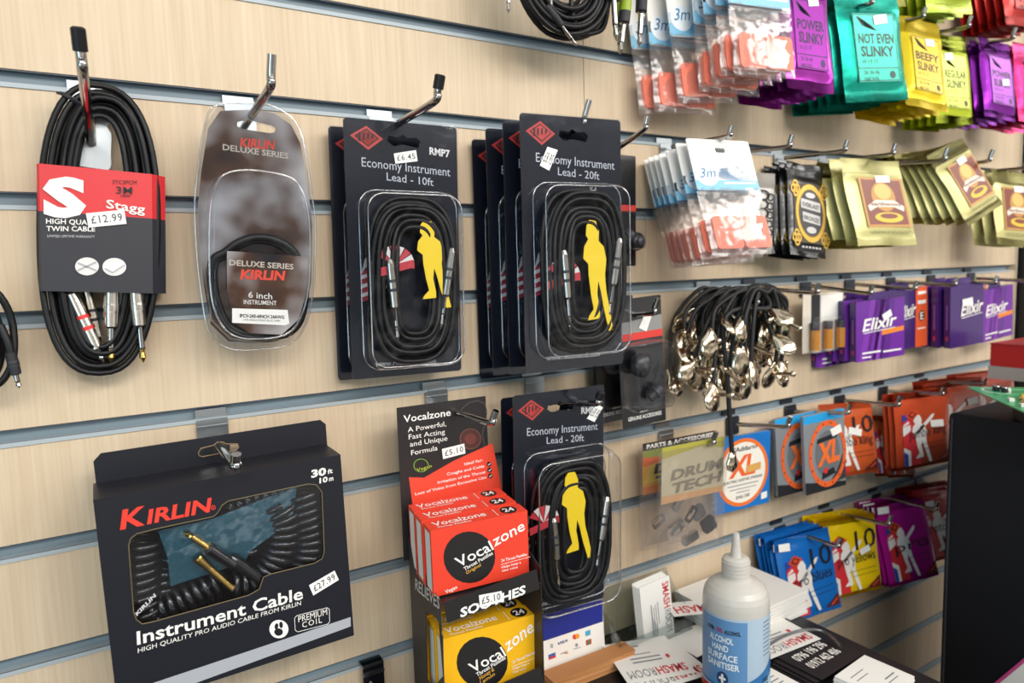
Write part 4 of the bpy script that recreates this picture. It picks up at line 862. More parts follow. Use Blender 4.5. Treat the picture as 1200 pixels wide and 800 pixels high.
# ------------------------------------------------------------------ sanitiser bottle
bc = atz(862, 812, ZC); bt = (bc-CAM).dot(FW); kpx = bt/FPX*1.012
hz = lambda y: ZC+(812-y)*kpx
class Cyl:
    W = H = 1.0
    def __init__(s, c, r, a0, w, z0, z1): s.c, s.r, s.a0, s.W, s.H, s.z0 = c, r, a0, w, z1-z0, z0
    def P(s, u, v, y=0.0):
        a = s.a0+(u-s.W/2)/s.r; return Vector((s.c.x+(s.r-y)*math.cos(a), s.c.y+(s.r-y)*math.sin(a), s.z0+v))
    def uv(s, *a): raise ValueError
sb_ = thing('sanitiser_bottle', 'translucent bottle of alcohol sanitiser with blue label and pointed nozzle', 'bottle', bc)
PE = bpy.data.materials.new('milky_plastic'); PE.use_nodes = True; b = PE.node_tree.nodes['Principled BSDF']; b.inputs['Base Color'].default_value = lin('cfcac2'); b.inputs['Roughness'].default_value = .3
b.inputs['Subsurface Weight'].default_value = .25; b.inputs['Subsurface Radius'].default_value = (.02, .018, .015); b.inputs['Alpha'].default_value = .82
R_ = 36.6*kpx
def turn(mb, prof, m, n=32):
    for (y0, r0), (y1, r1) in zip(prof, prof[1:]):
        V = [Vector((bc.x+r*math.cos(2*PI*j/n), bc.y+r*math.sin(2*PI*j/n), hz(y))) for y, r in ((y0, r0), (y1, r1)) for j in range(n)]
        mb.add(V, [(j, (j+1) % n, n+(j+1) % n, n+j) for j in range(n)], m, True)
mb = MB(); turn(mb, [(812, 0), (812, R_*.93), (808, R_), (712, R_), (710, R_*.985), (708, R_), (696, R_), (690, R_*.985), (684, R_*.93), (679, R_*.83), (675, R_*.68), (672, R_*.5), (670, R_*.42)], PE); mb.build('body', sb_)
mb = MB(); pr = [(672, R_*.43)]
for k_ in range(5): y = 671-k_*4.2; pr += [(y, R_*.43), (y-2.6, R_*.43), (y-3.2, R_*.405), (y-4.0, R_*.405)]
turn(mb, pr+[(649, R_*.4), (647, R_*.3), (646.5, R_*.2)], PE); cap_ = mb.build('cap', sb_)
mb = MB(); turn(mb, [(648, R_*.2), (645, R_*.17), (636, R_*.135), (627, R_*.12), (620, R_*.1), (619.5, 0)], PE, 16); mb.build('nozzle', cap_)
fa = math.atan2(CAM.y-bc.y, CAM.x-bc.x)
lab = Cyl(bc, R_+.0004, fa+.05, R_*2.9, hz(799), hz(704)); mb = MB()
def cgrid(u0, u1, f0, f1, m, lay, n=24):
    V = [lab.P((u0+(u1-u0)*i/n)*lab.W, f(u0+(u1-u0)*i/n)*lab.H, -lay*.0002) for i in range(n+1) for f in (f0, f1)]
    mb.add(V, [(2*i, 2*i+2, 2*i+3, 2*i+1) for i in range(n)], m, True)
cgrid(0, 1, lambda u: 0, lambda u: 1, mat('a9bccb', .35), 0); cgrid(0, .6, lambda u: .12, lambda u: .97, mat('5f8cb8', .35), 1)
cgrid(.0, 1, lambda u: .05, lambda u: .16+.5*max(0, u-.25)**1.7, mat('2f6ea6', .35), 2); cgrid(0, 1, lambda u: .04, lambda u: .1+.32*max(0, u-.3)**1.6, mat('8fc0da', .35), 3); cgrid(0, 1, lambda u: 0, lambda u: .13+.05*max(0, u-.6), mat('cfd6da', .35), 4); cgrid(0, 1, lambda u: 0, lambda u: .1+.03*math.sin(3*u), mat('c5382f', .35), 5)
L8 = lambda s, u0, v, u1, h, m, b=0.: mb.text(lab, s, (u0, v), (u1, v), (u0, v+h), m, b, 4, False)
L8('OVER', .17, .81, .26, .05, INK, .03); L8('70%', .28, .81, .35, .055, mat('b02a5a', .5), .02); L8('ALCOHOL', .37, .81, .53, .05, INK, .03)
LT = mat('e6ecf0', .4)
L8('ALCOHOL', .2, .695, .46, .075, LT, .025); L8('HAND', .23, .59, .41, .075, LT, .025); L8('SURFACE', .17, .485, .5, .075, LT, .025); L8('SANITISER', .17, .38, .52, .075, LT, .025)
mb.ell(lab, (.35, .255), .06, .085, mat('26406f', .4), 5, False); mb.poly(lab, [(.338, .2), (.362, .2), (.362, .31), (.338, .31)], WHITE, 6, False); mb.poly(lab, [(.315, .24), (.385, .24), (.385, .27), (.315, .27)], WHITE, 6, False)
for k_ in range(9): mb.poly(lab, [(.79, .93-.05*k_), (.9, .93-.05*k_), (.9, .945-.05*k_), (.79, .945-.05*k_)], mat('6d7f90', .5), 3, False)
for k_ in range(3): mb.poly(lab, [(.78, .24-.035*k_), (.87, .25-.035*k_), (.87, .265-.035*k_), (.78, .255-.035*k_)], INK, 6, False)
mb.build('label', sb_)
# ================================================================== clear bags with pink blocks under white and blue headers
PINK = mat('ea7a62', .55, bump=.3, bscale=90); PINK2 = mat('f0a58e', .55)
def bag_pack(F, label, hv, seed, group, thick=.0085):
    # F spans header and bag; hv = share of the height taken by the header
    rnd = random.Random(seed); w, h = F.W, F.H; root = thing('bag_pack', label, 'bagged pack', F.M(), group)
    mb = MB(); z0 = h*(1-hv); slot = [(w*.5+.009*a, h-.014+.0035*b) for a, b in ((-1, 0), (-.7, 1), (-.2, .7), (0, 1.2), (.2, .7), (.7, 1), (1, 0), (.7, -1), (-.7, -1))]
    mb.prism(F, rrect(0, w, z0, h, .003), -.0006, .0006, mat('e6e4df', .55), [slot])
    BL_ = mat('2b86bd', .45); mb.poly(F, [(0, 1-hv), (1, 1-hv), (1, 1-hv*.45), (.42, 1-hv*.57), (.36, 1-hv*.75), (.2, 1-hv*.62), (0, 1-hv*.64)], BL_, 3, False)
    for dz in (0,): mb.poly(F, [(0, 1-hv*.98), (1, 1-hv*.98), (1, 1-hv*.8), (0, 1-hv*.8)], mat('7db9d8', .45), 2+2, False)
    mb.ell(F, (.2, 1-hv*.72), .17, .19*hv, mat('dfe6ea', .5), 5, False); mb.text(F, '3m', (.08, 1-hv*.76), (.32, 1-hv*.74), (.12, 1-hv*.58), mat('2a6f9e', .5), 0, 6, False)
    mb.text(F, 'SNEPSS', (.66, 1-hv*.73), (.96, 1-hv*.71), (.66, 1-hv*.66), WHITE, .03, 5, False); mb.poly(F, [(.44, 1-hv*.87), (.96, 1-hv*.86), (.96, 1-hv*.83), (.44, 1-hv*.84)], WHITE, 5, False)
    bk = F.back(.0006); mb.poly(F, [(0, 1-hv), (1, 1-hv), (1, 1-hv*.55), (0, 1-hv*.55)][::-1], BL_, -4, False)
    mb.build('header_card', root)
    mb = MB(); b0 = h*.05; bh = z0*.5
    for u0, u1 in ((.08, .5), (.52, .95)):
        G = Fr(raw=(F.P(u0*w, b0, 0), F.ex, F.ez, (u1-u0)*w, bh)); mb.prism(G, rrect(0, G.W, 0, G.H, .006, 3), -thick*.42, thick*.4, PINK)
    mb.build('pink_block', root)
    mb = MB(); n, m_ = 12, 14
    for side in (-1, 1):
        V = []
        for j in range(m_+1):
            for i in range(n+1):
                u, v = i/n, j/m_; g = (1-abs(2*u-1)**4)*(1-abs(2*v-.9)**6 if v < .97 else .0); g = max(g, 0)
                V.append(F.P(u*w, v*(z0+.004), side*(thick*.55*g*(1-.55*v)+.0008)+rnd.uniform(-.0009, .0009)))
        fs = [(j*(n+1)+i, j*(n+1)+i+1, (j+1)*(n+1)+i+1, (j+1)*(n+1)+i) for j in range(m_) for i in range(n)]
        mb.add(V, fs if side < 0 else [f[::-1] for f in fs], BAG, True)
    mb.build('clear_bag', root); return root
GU, GLo = 'upper row of pink block bags', 'lower row of pink block bags'
Fb1 = Fr((846, -78), (919, -64), (861, 87), .112, .12, .112, auto=True)
ub = bag_pack(Fb1, 'front bag of pink blocks on the upper hook, beside the purple foil pack', .5, 2, GU)
for i, (x, y, d) in enumerate([(845, 90, .097), (835, 97, .083), (820, 108, .069), (796, 119, .05), (769, 131, .031), (752, 132, .013)]):
    dup(ub, ORD[i+1]+' bag of pink blocks from the front of the upper row' if i < 5 else 'rearmost bag of pink blocks in the upper row, against the wall', at(x, y, d)-at(861, 87, .112), Matrix.Rotation((-1)**i*.03, 4, 'Y'), GU)
Fb2 = Fr((803, 162), (876, 166), (838, 300), .09, .098, .1, auto=True)
lb_ = bag_pack(Fb2, 'front bag of pink blocks on the lower hook with clear white and pale blue header', .45, 6, GLo)
for i, (x, y, d, r) in enumerate([(790, 168, .076, .01), (781, 176, .062, -.01), (774, 179, .049, -.03), (768, 181, .036, -.03), (762, 183, .023, -.03), (757, 186, .01, -.03)]):
    dup(lb_, ORD[i+1]+' bag of pink blocks from the front of the lower row' if i < 5 else 'rearmost bag of pink blocks in the lower row, against the wall', at(x, y, d)-at(803, 162, .09), Matrix.Rotation(r, 4, 'Y'), GLo)

# ================================================================== foil string packs, upper row
def slinky(F, hx, dark, panel, label, group, t1, t2, price=(.55, .68), seed=1, mt=.75, st=.2):
    m = mat(hx, .3, mt, bump=.22, bscale=55); mb = MB(); pouch(mb, F, .0075, m, st, .1, seed=seed); k = mat(dark, .5); pm = mat(panel, .35, mt*.7)
    mb.poly(F, [(.16, .16), (.84, .16), (.84, .76), (.16, .76)], pm, 1, False)
    for a, b in (((.17, .17), (.83, .17)), ((.17, .75), (.83, .75)), ((.17, .17), (.17, .75)), ((.83, .17), (.83, .75)), ((.17, .28), (.83, .28))): mb.line(F, a, b, .008, k, 2, False)
    for i in range(7): mb.poly(F, [(.22+.03*i, .73-.012*i), (.26+.03*i, .735-.012*i), (.4+.025*i, .63-.004*i), (.3+.03*i, .655-.006*i)], k, 2, False)
    mb.text(F, t1, (.22, .5), (.8, .5), (.22, .585), k, .03, 2, False); mb.text(F, t2, (.24, .385), (.78, .385), (.24, .475), k, .03, 2, False)
    for i in range(3): mb.text(F, ('10 13 17', '26 36 46', 'NICKEL')[i], (.25, .325-.058*i-(.04 if i else 0)), (.5, .325-.058*i-(.04 if i else 0)), (.25, .358-.058*i-(.04 if i else 0)), k, .01, 2, False)
    mb.ell(F, (.72, .22), .05, .035, k, 2, False)
    o = tag(mb.build('string_pouch', None, F.M()), label, 'guitar strings', group)
    if price:
        u, v = price; pb = MB(); q = [(u, v), (u+.22, v+.02), (u+.21, v+.1), (u-.01, v+.08)]
        pb.prism(F, [(a*F.W, b*F.H) for a, b in q], -.0012, -.0008, mat('efece6', .55)); pb.build('price_label', o)
    return o
def row(root, n, d0, d1, what, group, seed=1, jx=.0015, jr=.016, tail='', dz=0.0, dx=0.0):
    rnd = random.Random(seed)
    for i in range(1, n):
        f = i/(n-1); lab = (ORD[i]+' '+what+' from the front'+tail) if i < n-1 else ('rearmost '+what+', nearest the wall'+tail)
        dup(root, lab, (rnd.uniform(-jx, jx)+dx*f, (d0-d1)*f, rnd.uniform(-.003, .001)+dz*f), Matrix.Rotation(rnd.uniform(-jr, jr), 4, 'Y') @ Matrix.Rotation(rnd.uniform(-.006, .006), 4, 'X'), group)
S1 = slinky(Fr((917, -37), (971, -27), (927, 100), .095, .115, .095, auto=True), 'a83aa8', '3c1450', '9a32a0', 'front purple foil string pack beside the pink block bags', 'purple foil string packs by the pink bags', 'POWER', 'SLINKY', (.5, .7), 1)
row(S1, 7, .095, .014, 'purple foil string pack', 'purple foil string packs by the pink bags', 3, tail=' beside the pink bags')
S2 = slinky(Fr((982, -18), (1054, -14), (998, 118), .1, .115, .1, auto=True), '0a9a86', '0b3a3c', '0a927e', 'front teal foil string pack', 'teal foil string packs', 'NOT EVEN', 'SLINKY', (.5, .66), 4)
row(S2, 7, .1, .014, 'teal foil string pack', 'teal foil string packs', 5, dx=-.002)
S3 = slinky(Fr((1058, 13), (1104, 26), (1068, 119), .1, .12, .098, auto=True), 'e2c81c', '4a3a10', 'd9b51c', 'front yellow foil string pack', 'yellow foil string packs', 'BEEFY', 'SLINKY', (.5, .66), 7, .35)
row(S3, 7, .1, .014, 'yellow foil string pack', 'yellow foil string packs', 7, dx=.008)
S4 = slinky(Fr((1093, 36), (1136, 42), (1103, 142), .07, .085, .07, auto=True), 'b5c41f', '3a4415', 'bccb3a', 'front lime green foil string pack', 'lime green foil string packs', 'REGULAR', 'SLINKY', (.25, .68), 9, .4)
row(S4, 5, .07, .014, 'lime green foil string pack', 'lime green foil string packs', 9)
S5 = slinky(Fr((1151, 40), (1188, 50), (1159, 134), .09, .105, .09, auto=True), '7d1f96', '2a0a3c', '7a2290', 'front deep purple foil pack right of the lime green ones', 'deep purple foil string packs', 'POWER', 'SLINKY', (.5, .4), 11)
row(S5, 6, .09, .014, 'deep purple foil pack', 'deep purple foil string packs', 11, tail=' of its hook')
S6 = slinky(Fr((1191, 46), (1232, 55), (1199, 140), .08, .1, .08, auto=True), 'c22a6a', '4a0f2c', 'b02a62', 'front magenta foil pack cut by the photo edge', 'magenta foil string packs', 'SUPER', 'SLINKY', None, 13)
row(S6, 5, .08, .014, 'magenta foil pack', 'magenta foil string packs', 13)
# packs of the row above, only their lower ends showing
S7 = slinky(Fr((1000, -120), (1052, -112), (1016, 2), .08, .09, .08, auto=True), '8a8a1e', '33330f', '8a8a1e', 'olive foil string pack at the very top above the teal ones', 'green foil packs at the top', 'HYBRID', 'SLINKY', None, 15, .4)
S8 = slinky(Fr((1078, -108), (1132, -100), (1092, 12), .085, .095, .085, auto=True), '9aac22', '3a4415', 'a0b030', 'green foil string pack at the top above the yellow ones', 'green foil packs at the top', 'REGULAR', 'SLINKY', None, 16, .4)
row(S8, 6, .085, .014, 'green foil pack', 'green foil packs at the top', 16, tail=' at the top above the yellow ones')
S9 = slinky(Fr((1172, -90), (1222, -80), (1184, 27), .085, .095, .085, auto=True), 'b3221c', '45100c', 'b3221c', 'front red foil string pack in the upper corner', 'red foil packs at the top', 'SUPER', 'SLINKY', None, 17, .45)
row(S9, 6, .085, .014, 'red foil pack', 'red foil packs at the top', 17, tail=' in the upper corner')
# grey ornate pack, black and gold packs, cream packs
Fg = Fr((868, 200), (912, 203), (877, 297), .035, .045, .035)
mb = MB(); pouch(mb, Fg, .006, mat('c9c4bd', .4, bump=.15), .2, .08, seed=2); k = mat('2a2a2e', .5)
for i in range(5): mb.ring(Fg, (.6, .72-.11*i), .2-.02*(i % 2), .07, .35, k, 2, False); mb.ring(Fg, (.82, .7-.11*i), .1, .05, .4, k, 2, False)
mb.text(Fg, '10', (.55, .08), (.9, .08), (.55, .2), k, .02, 2, False)
tag(mb.build('string_pouch', None, Fg.M()), 'grey and black ornate string pack behind the lower pink block bags', 'guitar strings')
Fe = Fr((925, 186), (968, 194), (929, 297), .05, .062, .05, auto=True)
EB = mat('17171a', .3, coat=.4, bump=.15); GO = mat('b8933a', .35, .6); DG = mat('5d4519', .45)
mb = MB(); pouch(mb, Fe, .007, EB, .14, .08, seed=5)
mb.poly(Fe, [(.08, .13), (.96, .13), (.96, .76), (.08, .76)], mat('3d3115', .5), 1, False)
for cu, cv in ((.13, .18), (.9, .18), (.13, .7), (.9, .7)):
    for i in range(4): mb.ring(Fe, (cu+.05*math.cos(i*1.6), cv+.04*math.sin(i*1.6)), .07, .05, .4, GO, 2, False)
mb.ring(Fe, (.52, .45), .4, .31, .17, GO, 3, False); mb.ring(Fe, (.52, .45), .33, .255, .06, DG, 4, False); mb.ell(Fe, (.52, .45), .31, .24, mat('1c1c1e', .4), 3, False)
SV = mat('a5a3a0', .35, .5); mb.poly(Fe, [(.26, .5), (.78, .47), (.78, .57), (.26, .6)], SV, 4, False); mb.poly(Fe, [(.3, .36), (.76, .33), (.76, .43), (.3, .46)], SV, 4, False); mb.ell(Fe, (.52, .27), .13, .035, SV, 4, False); mb.ell(Fe, (.52, .64), .13, .03, SV, 4, False)
mb.text(Fe, 'EVERLAST', (.3, .52), (.74, .495), (.3, .565), EB, .02, 5, False); mb.text(Fe, 'BRONZE', (.33, .38), (.73, .355), (.33, .425), EB, .02, 5, False); bars(mb, Fe, [(.25+.09*i, .075, .31+.09*i, .02) for i in range(6)], SV, 3)
e0 = tag(mb.build('string_pouch', None, Fe.M()), 'front black string pack with gold oval frame', 'guitar strings', 'black and gold string packs')
row(e0, 4, .05, .012, 'black and gold string pack', 'black and gold string packs', 21)
CR = 'ccc585'
def cream(F, label, group, seed):
    mb = MB(); pouch(mb, F, .008, mat(CR, .34, .25, bump=.2, bscale=45), .2, .1, seed=seed); br = mat('7a3a2a', .45); og = mat('b9853f', .45)
    mb.poly(F, [(.14, .19), (.88, .19), (.88, .76), (.14, .76)], og, 1, False); mb.poly(F, [(.18, .22), (.84, .22), (.84, .735), (.18, .735)], br, 2, False)
    mb.ell(F, (.5, .54), .2, .17, og, 3, False); mb.ell(F, (.5, .6), .14, .09, mat('d9b060', .45), 4, False); mb.poly(F, [(.2, .43), (.35, .5), (.66, .5), (.82, .43), (.8, .37), (.64, .42), (.36, .42), (.22, .37)], mat('d9cfc0', .5), 4, False)
    mb.text(F, 'earthwood', (.26, .435), (.76, .435), (.26, .475), br, .02, 5, False); mb.ell(F, (.52, .3), .24, .06, mat('d8b32c', .45), 4, False); mb.ell(F, (.52, .315), .15, .03, br, 5, False); bars(mb, F, [(.2+.085*i, .13, .26+.085*i, .018) for i in range(8)], mat('8a8550', .5), 1)
    o = tag(mb.build('string_pouch', None, F.M()), label, 'guitar strings', group)
    pb = MB(); pb.prism(F, [(a*F.W, b*F.H) for a, b in ((.42, .7), (.66, .71), (.66, .79), (.42, .78))], -.0014, -.001, mat('efece6', .55)); pb.build('price_label', o); return o
cA = cream(Fr((989, 182), (1058, 187), (1012, 286), .09, .1, .09, auto=True), 'front cream string pack beside the black and gold ones', 'upright cream string packs', 3)
row(cA, 5, .09, .014, 'upright cream string pack', 'upright cream string packs', 23, tail=' beside the black and gold ones')
_A, _B, _C = at(1092, 179, .09), at(1142, 185, .1), at(1142, 262, .14); _ez = (_A-_C).normalized(); _ex = _B-_A; _w = _ex.length*1.05; _ex = (_ex-_ez*_ex.dot(_ez)).normalized()
cB = cream(Fr(raw=(_C, _ex, _ez, _w, (_A-_C).length)), 'front cream string pack swung out askew on its hook', 'leaning cream string packs', 4)
for i in range(1, 7):
    f = i/6; pv = cB.matrix_basis @ Vector((0, 0, .1))
    dup(cB, ORD[i]+' leaning cream string pack from the front' if i < 6 else 'rearmost leaning cream string pack, hanging almost straight', (0, .086*f, -.004*f), Matrix.Rotation(.33*f, 4, 'Y'), 'leaning cream string packs', pv)
cC = cream(Fr((1166, 196), (1212, 203), (1173, 285), .075, .09, .075, auto=True), 'front cream string pack beside the black post', 'cream packs by the post', 5)
row(cC, 3, .075, .035, 'cream string pack', 'cream packs by the post', 25, tail=' beside the black post')

# ================================================================== purple string boxes and the amber bottles
PU = mat('3c1a66', .35, coat=.3)
def elixir(F, th, label, group, bright, band, logo=(.12, .5, .8)):
    r = thing('string_box', label, 'guitar strings', F.M(), group); mb = MB(); w, h = F.W, F.H
    mb.prism(F, rrect(0, w, 0, h, .0015, 2), 0, th, PU)
    if bright:
        mb.poly(F, [(.0, .0), (1, 0), (1, 1), (0, 1)], mat('6a2a94', .35), 1, False)
        for i in range(4): mb.poly(F, [(.3+.1*i, 1), (.5+.1*i, 1), (.25+.14*i, 0), (.05+.14*i, 0)], mat(['7a35a4', '6f2d9a', '8440ae', '5a2484'][i], .35), 2, False)
        mb.poly(F, [(.52, .4), (.98, .43), (.98, .51), (.52, .48)], mat('e8822a', .45), 4, False); bars(mb, F, [(.12, .12, .5, .03), (.55, .1, .93, .03), (.12, .05, .3, .025)], WHITE, 4)
    u0, v, u1 = logo; mb.text(F, 'Elixir', (u0, v), (u1, v+.04), (u0+.05, v+.2), WHITE, .02, 5, False); mb.poly(F, [(u0+.02, v-.04), (u1, v), (u1, v+.012), (u0+.02, v-.028)], WHITE, 5, False)
    if band:
        mb.poly(F, [(.76, 0), (1, 0), (1, 1), (.76, 1)], mat('e0592a', .45), 4, False); mb.ell(F, (.88, .52), .06, .09, INK, 5, False); mb.text(F, 'E', (.85, .46), (.91, .46), (.85, .58), WHITE, .02, 6, False); bars(mb, F, [(.8, .72, .96, .06), (.8, .3, .96, .02), (.8, .88, .96, .05)], WHITE, 5)
    L = F.left(th); bars(mb, L, [(.35, .3, .6, .4)], mat('8a5fb0', .5)); bars(mb, L, [(.3, .12, .65, .07)], mat('c23a5a', .5))
    mb.build('carton', r); mb = MB(); mb.prism(F, [(w*.3, h), (w*.7, h), (w*.66, h+.012), (w*.34, h+.012)], th*.45, th*.5, PU); mb.build('hang_tab', r); return r
GE = 'purple string boxes'
x1 = elixir(Fr((1003, 354), (1060, 347), (1005.5, 424.5), .066, .085, .066), .012, 'bright purple string box with swirling lettering, nearest the amber bottles', GE, True, False)
sticker(x1, Fr((1003, 354), (1060, 347), (1005.5, 424.5), .066, .085, .066), [(1033, 369), (1043, 362), (1045, 369), (1036, 376)], '')
dup(x1, 'purple string box directly behind the bright one near the amber bottles', (-.003, .018, .001)); dup(x1, 'third purple string box back near the amber bottles, mostly hidden', (-.006, .036, -.001)); dup(x1, 'rearmost purple string box near the amber bottles, a corner showing low', (-.024, .0545, -.012))
x2 = elixir(Fr((1026, 343), (1087, 335), (1030, 415), .018, .03, .018), .012, 'purple string box with orange band behind the bright purple one', GE, False, True, (.42, .52, .74))
x3 = elixir(Fr((1114, 336), (1153, 330), (1117, 408), .07, .085, .07), .012, 'front dark purple string box with white lettering left of an orange band', GE, False, False, (.3, .5, .95))
sticker(x3, Fr((1114, 336), (1153, 330), (1117, 408), .07, .085, .07), [(1127, 351), (1139, 348), (1140, 357), (1128, 359)], '')
dup(x3, 'second dark purple string box of the pair of spines', (-.004, .02, 0)); dup(x3, 'rearmost dark purple string box of the pair of spines', (-.006, .04, 0))
x4 = elixir(Fr((1100, 336), (1155, 329), (1105, 404), .012, .02, .012), .01, 'purple string box with orange band near the black post', GE, False, True)
x5 = elixir(Fr((1150, 341), (1187, 333), (1153, 401), .045, .055, .045), .012, 'bright purple string box with orange strip beside the black post', GE, True, False)
# amber bottles on a card in clear shell
Fa = Fr((941, 345), (988, 341), (944, 414), .03, .036, .03)
r = thing('bottle_blister', 'clear blister with three amber bottles under a white card', 'blister pack', Fa.M())
mb = MB(); mb.box(Fa, 0, Fa.W, 0, Fa.H, 0, .001, mat('d9cfc0', .6)); mb.poly(Fa, [(.45, .52), (.98, .55), (.98, .97), (.45, .95)], WHITE, 1, False); mb.poly(Fa, [(.2, .5), (.42, .5), (.42, .98), (.2, .98)], INK, 1, False); mb.build('backing_card', r)
for u in (.2, .52, .84):
    mb = MB(); mb.lathe(Fa.N(u, .05, -.008), Fa.N(u, .52, -.008), [(0, .0001, mat('c98528', .3)), (0, .007, mat('c98528', .3)), (.72, .007, mat('3a3a3e', .4)), (1, .007, mat('3a3a3e', .4)), (1, .0001, INK)], 12); mb.build('bottle', r)
mb = MB(); blister(mb, Fa, rrect(.001, Fa.W-.001, .001, Fa.H*.62, .004), .017, CLEAR, .002, -.0005); mb.build('blister_shell', r)

# ================================================================== string packs, lower rows
def roto(F, hx, word, label, group, num='10', thick=.004, gl=.3, price=None, title_v=.42, seed=1):
    mb = MB(); m = mat(hx, gl, 0, .3, .12, 40); pouch(mb, F, thick, m, .1, .05, seed=seed, wob=.0006); k = mat('1d1b22', .5); U = lambda *p: [(a, b) for a, b in p]
    W_, R2, B2 = mat('e9e4de', .45), mat('cf2f35', .45), mat('2f3f98', .45)
    mb.poly(F, U((.1, .05), (.4, .05), (.4, .72), (.1, .72)), R2, 1, False); mb.poly(F, U((.1, .05), (.22, .05), (.22, .24), (.1, .3)), W_, 2, False); mb.poly(F, U((.1, .05), (.17, .05), (.17, .2), (.1, .24)), B2, 3, False)
    mb.poly(F, U((.1, .44), (.24, .5), (.24, .58), (.1, .56)), W_, 2, False); mb.poly(F, U((.1, .62), (.2, .66), (.2, .72), (.1, .72)), B2, 2, False); mb.poly(F, U((.1, .58), (.2, .63), (.22, .6), (.12, .57)), W_, 3, False)
    man(mb, F, .26, .6, .06, .7, W_, 4); 
    mb.poly(F, U((.14, .7), (.26, .78), (.4, .72), (.28, .63)), mat('d0451f', .45), 5, False); mb.poly(F, U((.19, .7), (.26, .755), (.35, .715), (.28, .66)), k, 6, False); mb.poly(F, U((.22, .705), (.265, .74), (.32, .715), (.275, .68)), mat('d0451f', .45), 7, False)
    if num: mb.text(F, num, (.55, .56), (.94, .58), (.55, .8), k, .0, 5, False)
    w1 = word.split(); mb.text(F, word, (.2, title_v-.03), (.9, title_v), (.2, title_v+.05), k, .0, 6, False, cap='x')
    mb.line(F, (.5, .5), (.85, .51), .006, k, 5, False); mb.line(F, (.4, .3), (.9, .32), .006, k, 5, False); mb.line(F, (.45, .24), (.9, .255), .006, k, 5, False); mb.poly(F, U((.7, .06), (.95, .06), (.95, .2)), mat('5a1f22', .5), 5, False); mb.line(F, (.8, .08), (.92, .14), .02, mat('d0451f', .45), 6, False)
    o = tag(mb.build('string_pack', None, F.M()), label, 'guitar strings', group)
    if price: sticker(o, F, price, '', 0, 9)
    return o
# blue pack with white disc
Fd = Fr((838, 516), (903, 504), (850, 601), .022, .03, .022); mb = MB(); mb.prism(Fd, rrect(0, Fd.W, 0, Fd.H, .002, 2), 0, .006, mat('1f73c0', .4, coat=.3)); cx = crop(2.667, 800, 500)
mb.ell(Fd, (.5, .5), .47, .46, mat('e8742a', .45), 1, False, n=36); mb.ell(Fd, (.5, .5), .41, .41, mat('ece6da', .5), 2, False, n=36)
mb.text(Fd, "D'Addario", (.25, .79), (.75, .8), (.25, .85), INK, .02, 3, False); mb.text(Fd, 'XL', (.24, .46), (.72, .47), (.28, .73), mat('e8642a', .45), .04, 3, False); mb.text(Fd, '5-PACK'[2:], (.5, .5), (.7, .51), (.5, .56), mat('e9d9a0', .5), .02, 4, False) if False else None
mb.poly(Fd, [(.56, .48), (.82, .5), (.82, .6), (.56, .58)], mat('d9a45a', .5), 4, False); mb.text(Fd, 'ELECTRIC GUITAR STRINGS', (.15, .38), (.85, .39), (.15, .415), INK, .02, 3, False); bars(mb, Fd, [(.22, .33, .78, .015), (.26, .28, .74, .012), (.38, .235, .62, .012)], GREY, 3); mb.text(Fd, 'EXL120', (.38, .15), (.62, .16), (.38, .19), INK, .02, 3, False)
mb.poly(Fd, [(.84, .07), (.95, .08), (.95, .17), (.84, .16)], WHITE, 3, False)
tag(mb.build('string_pack', None, Fd.M()), 'blue string pack with a white disc and orange letters', 'guitar strings')
# grey packs with orange rings
def ringpack(F, label, price):
    mb = MB(); w, h = F.W, F.H; mb.prism(F, rrect(0, w, 0, h, .002, 2), 0, .006, mat('85888c', .35, coat=.4)); CY = mat('2a9ad6', .4)
    mb.poly(F, [(0, .9), (1, .9), (1, 1), (0, 1)], CY, 1, False); mb.poly(F, [(0, 0), (1, 0), (1, .06), (.5, .1), (0, .16)], INK, 1, False); mb.poly(F, [(.55, .06), (1, .1), (1, .5), (.75, .2)], mat('3a3c40', .4), 1, False)
    mb.ring(F, (.56, .47), .46, .43, .16, mat('e8642a', .45), 3, False, n=36); mb.ell(F, (.56, .47), .3, .3, mat('6c6e72', .4), 2, False); mb.poly(F, [(.3, .62), (.8, .66), (.82, .72), (.32, .68)], INK, 3, False); mb.poly(F, [(.4, .15), (.75, .2), (.7, .28), (.42, .24)], INK, 3, False)
    mb.text(F, 'XL', (.3, .34), (.84, .37), (.34, .62), mat('ef7030', .45), .05, 4, False); mb.ell(F, (.5, .26), .05, .04, RED, 4, False)
    for i in range(14): a = i*.45; mb.ell(F, (.56+.425*math.cos(a), .47+.395*math.sin(a)), .014, .014, INK, 4, False, n=6)
    mb.text(F, 'NYXL', (.1, .93), (.3, .94), (.1, .97), INK, .01, 3, False) if False else None
    o = tag(mb.build('string_pack', None, F.M()), label, 'guitar strings', 'grey string packs with orange rings'); sticker(o, F, price, '', 0, 6); return o
Fn = Fr((941, 489), (989, 478), (947, 580), .062, .078, .062)
n0 = ringpack(Fn, 'front grey string pack with orange ring and cyan top', [(972, 503), (984, 496), (986, 505), (975, 511)])
dup(n0, 'second grey string pack with orange ring, half hidden by the front one', at(908, 492, .034)-at(941, 489, .062)); dup(n0, 'rearmost grey string pack with orange ring, only its left edge showing', at(904, 494, .018)-at(941, 489, .062))
GO_ = 'orange bass string packs'
roto(Fr((961, 474), (1023, 470), (970, 561), .022, .03, .022, auto=True), 'c9582a', 'jumbo king', 'orange string pack reading 10 behind the grey ringed packs', GO_, '10', seed=2, price=[(994, 500), (1009, 503), (1008, 511), (993, 508)])
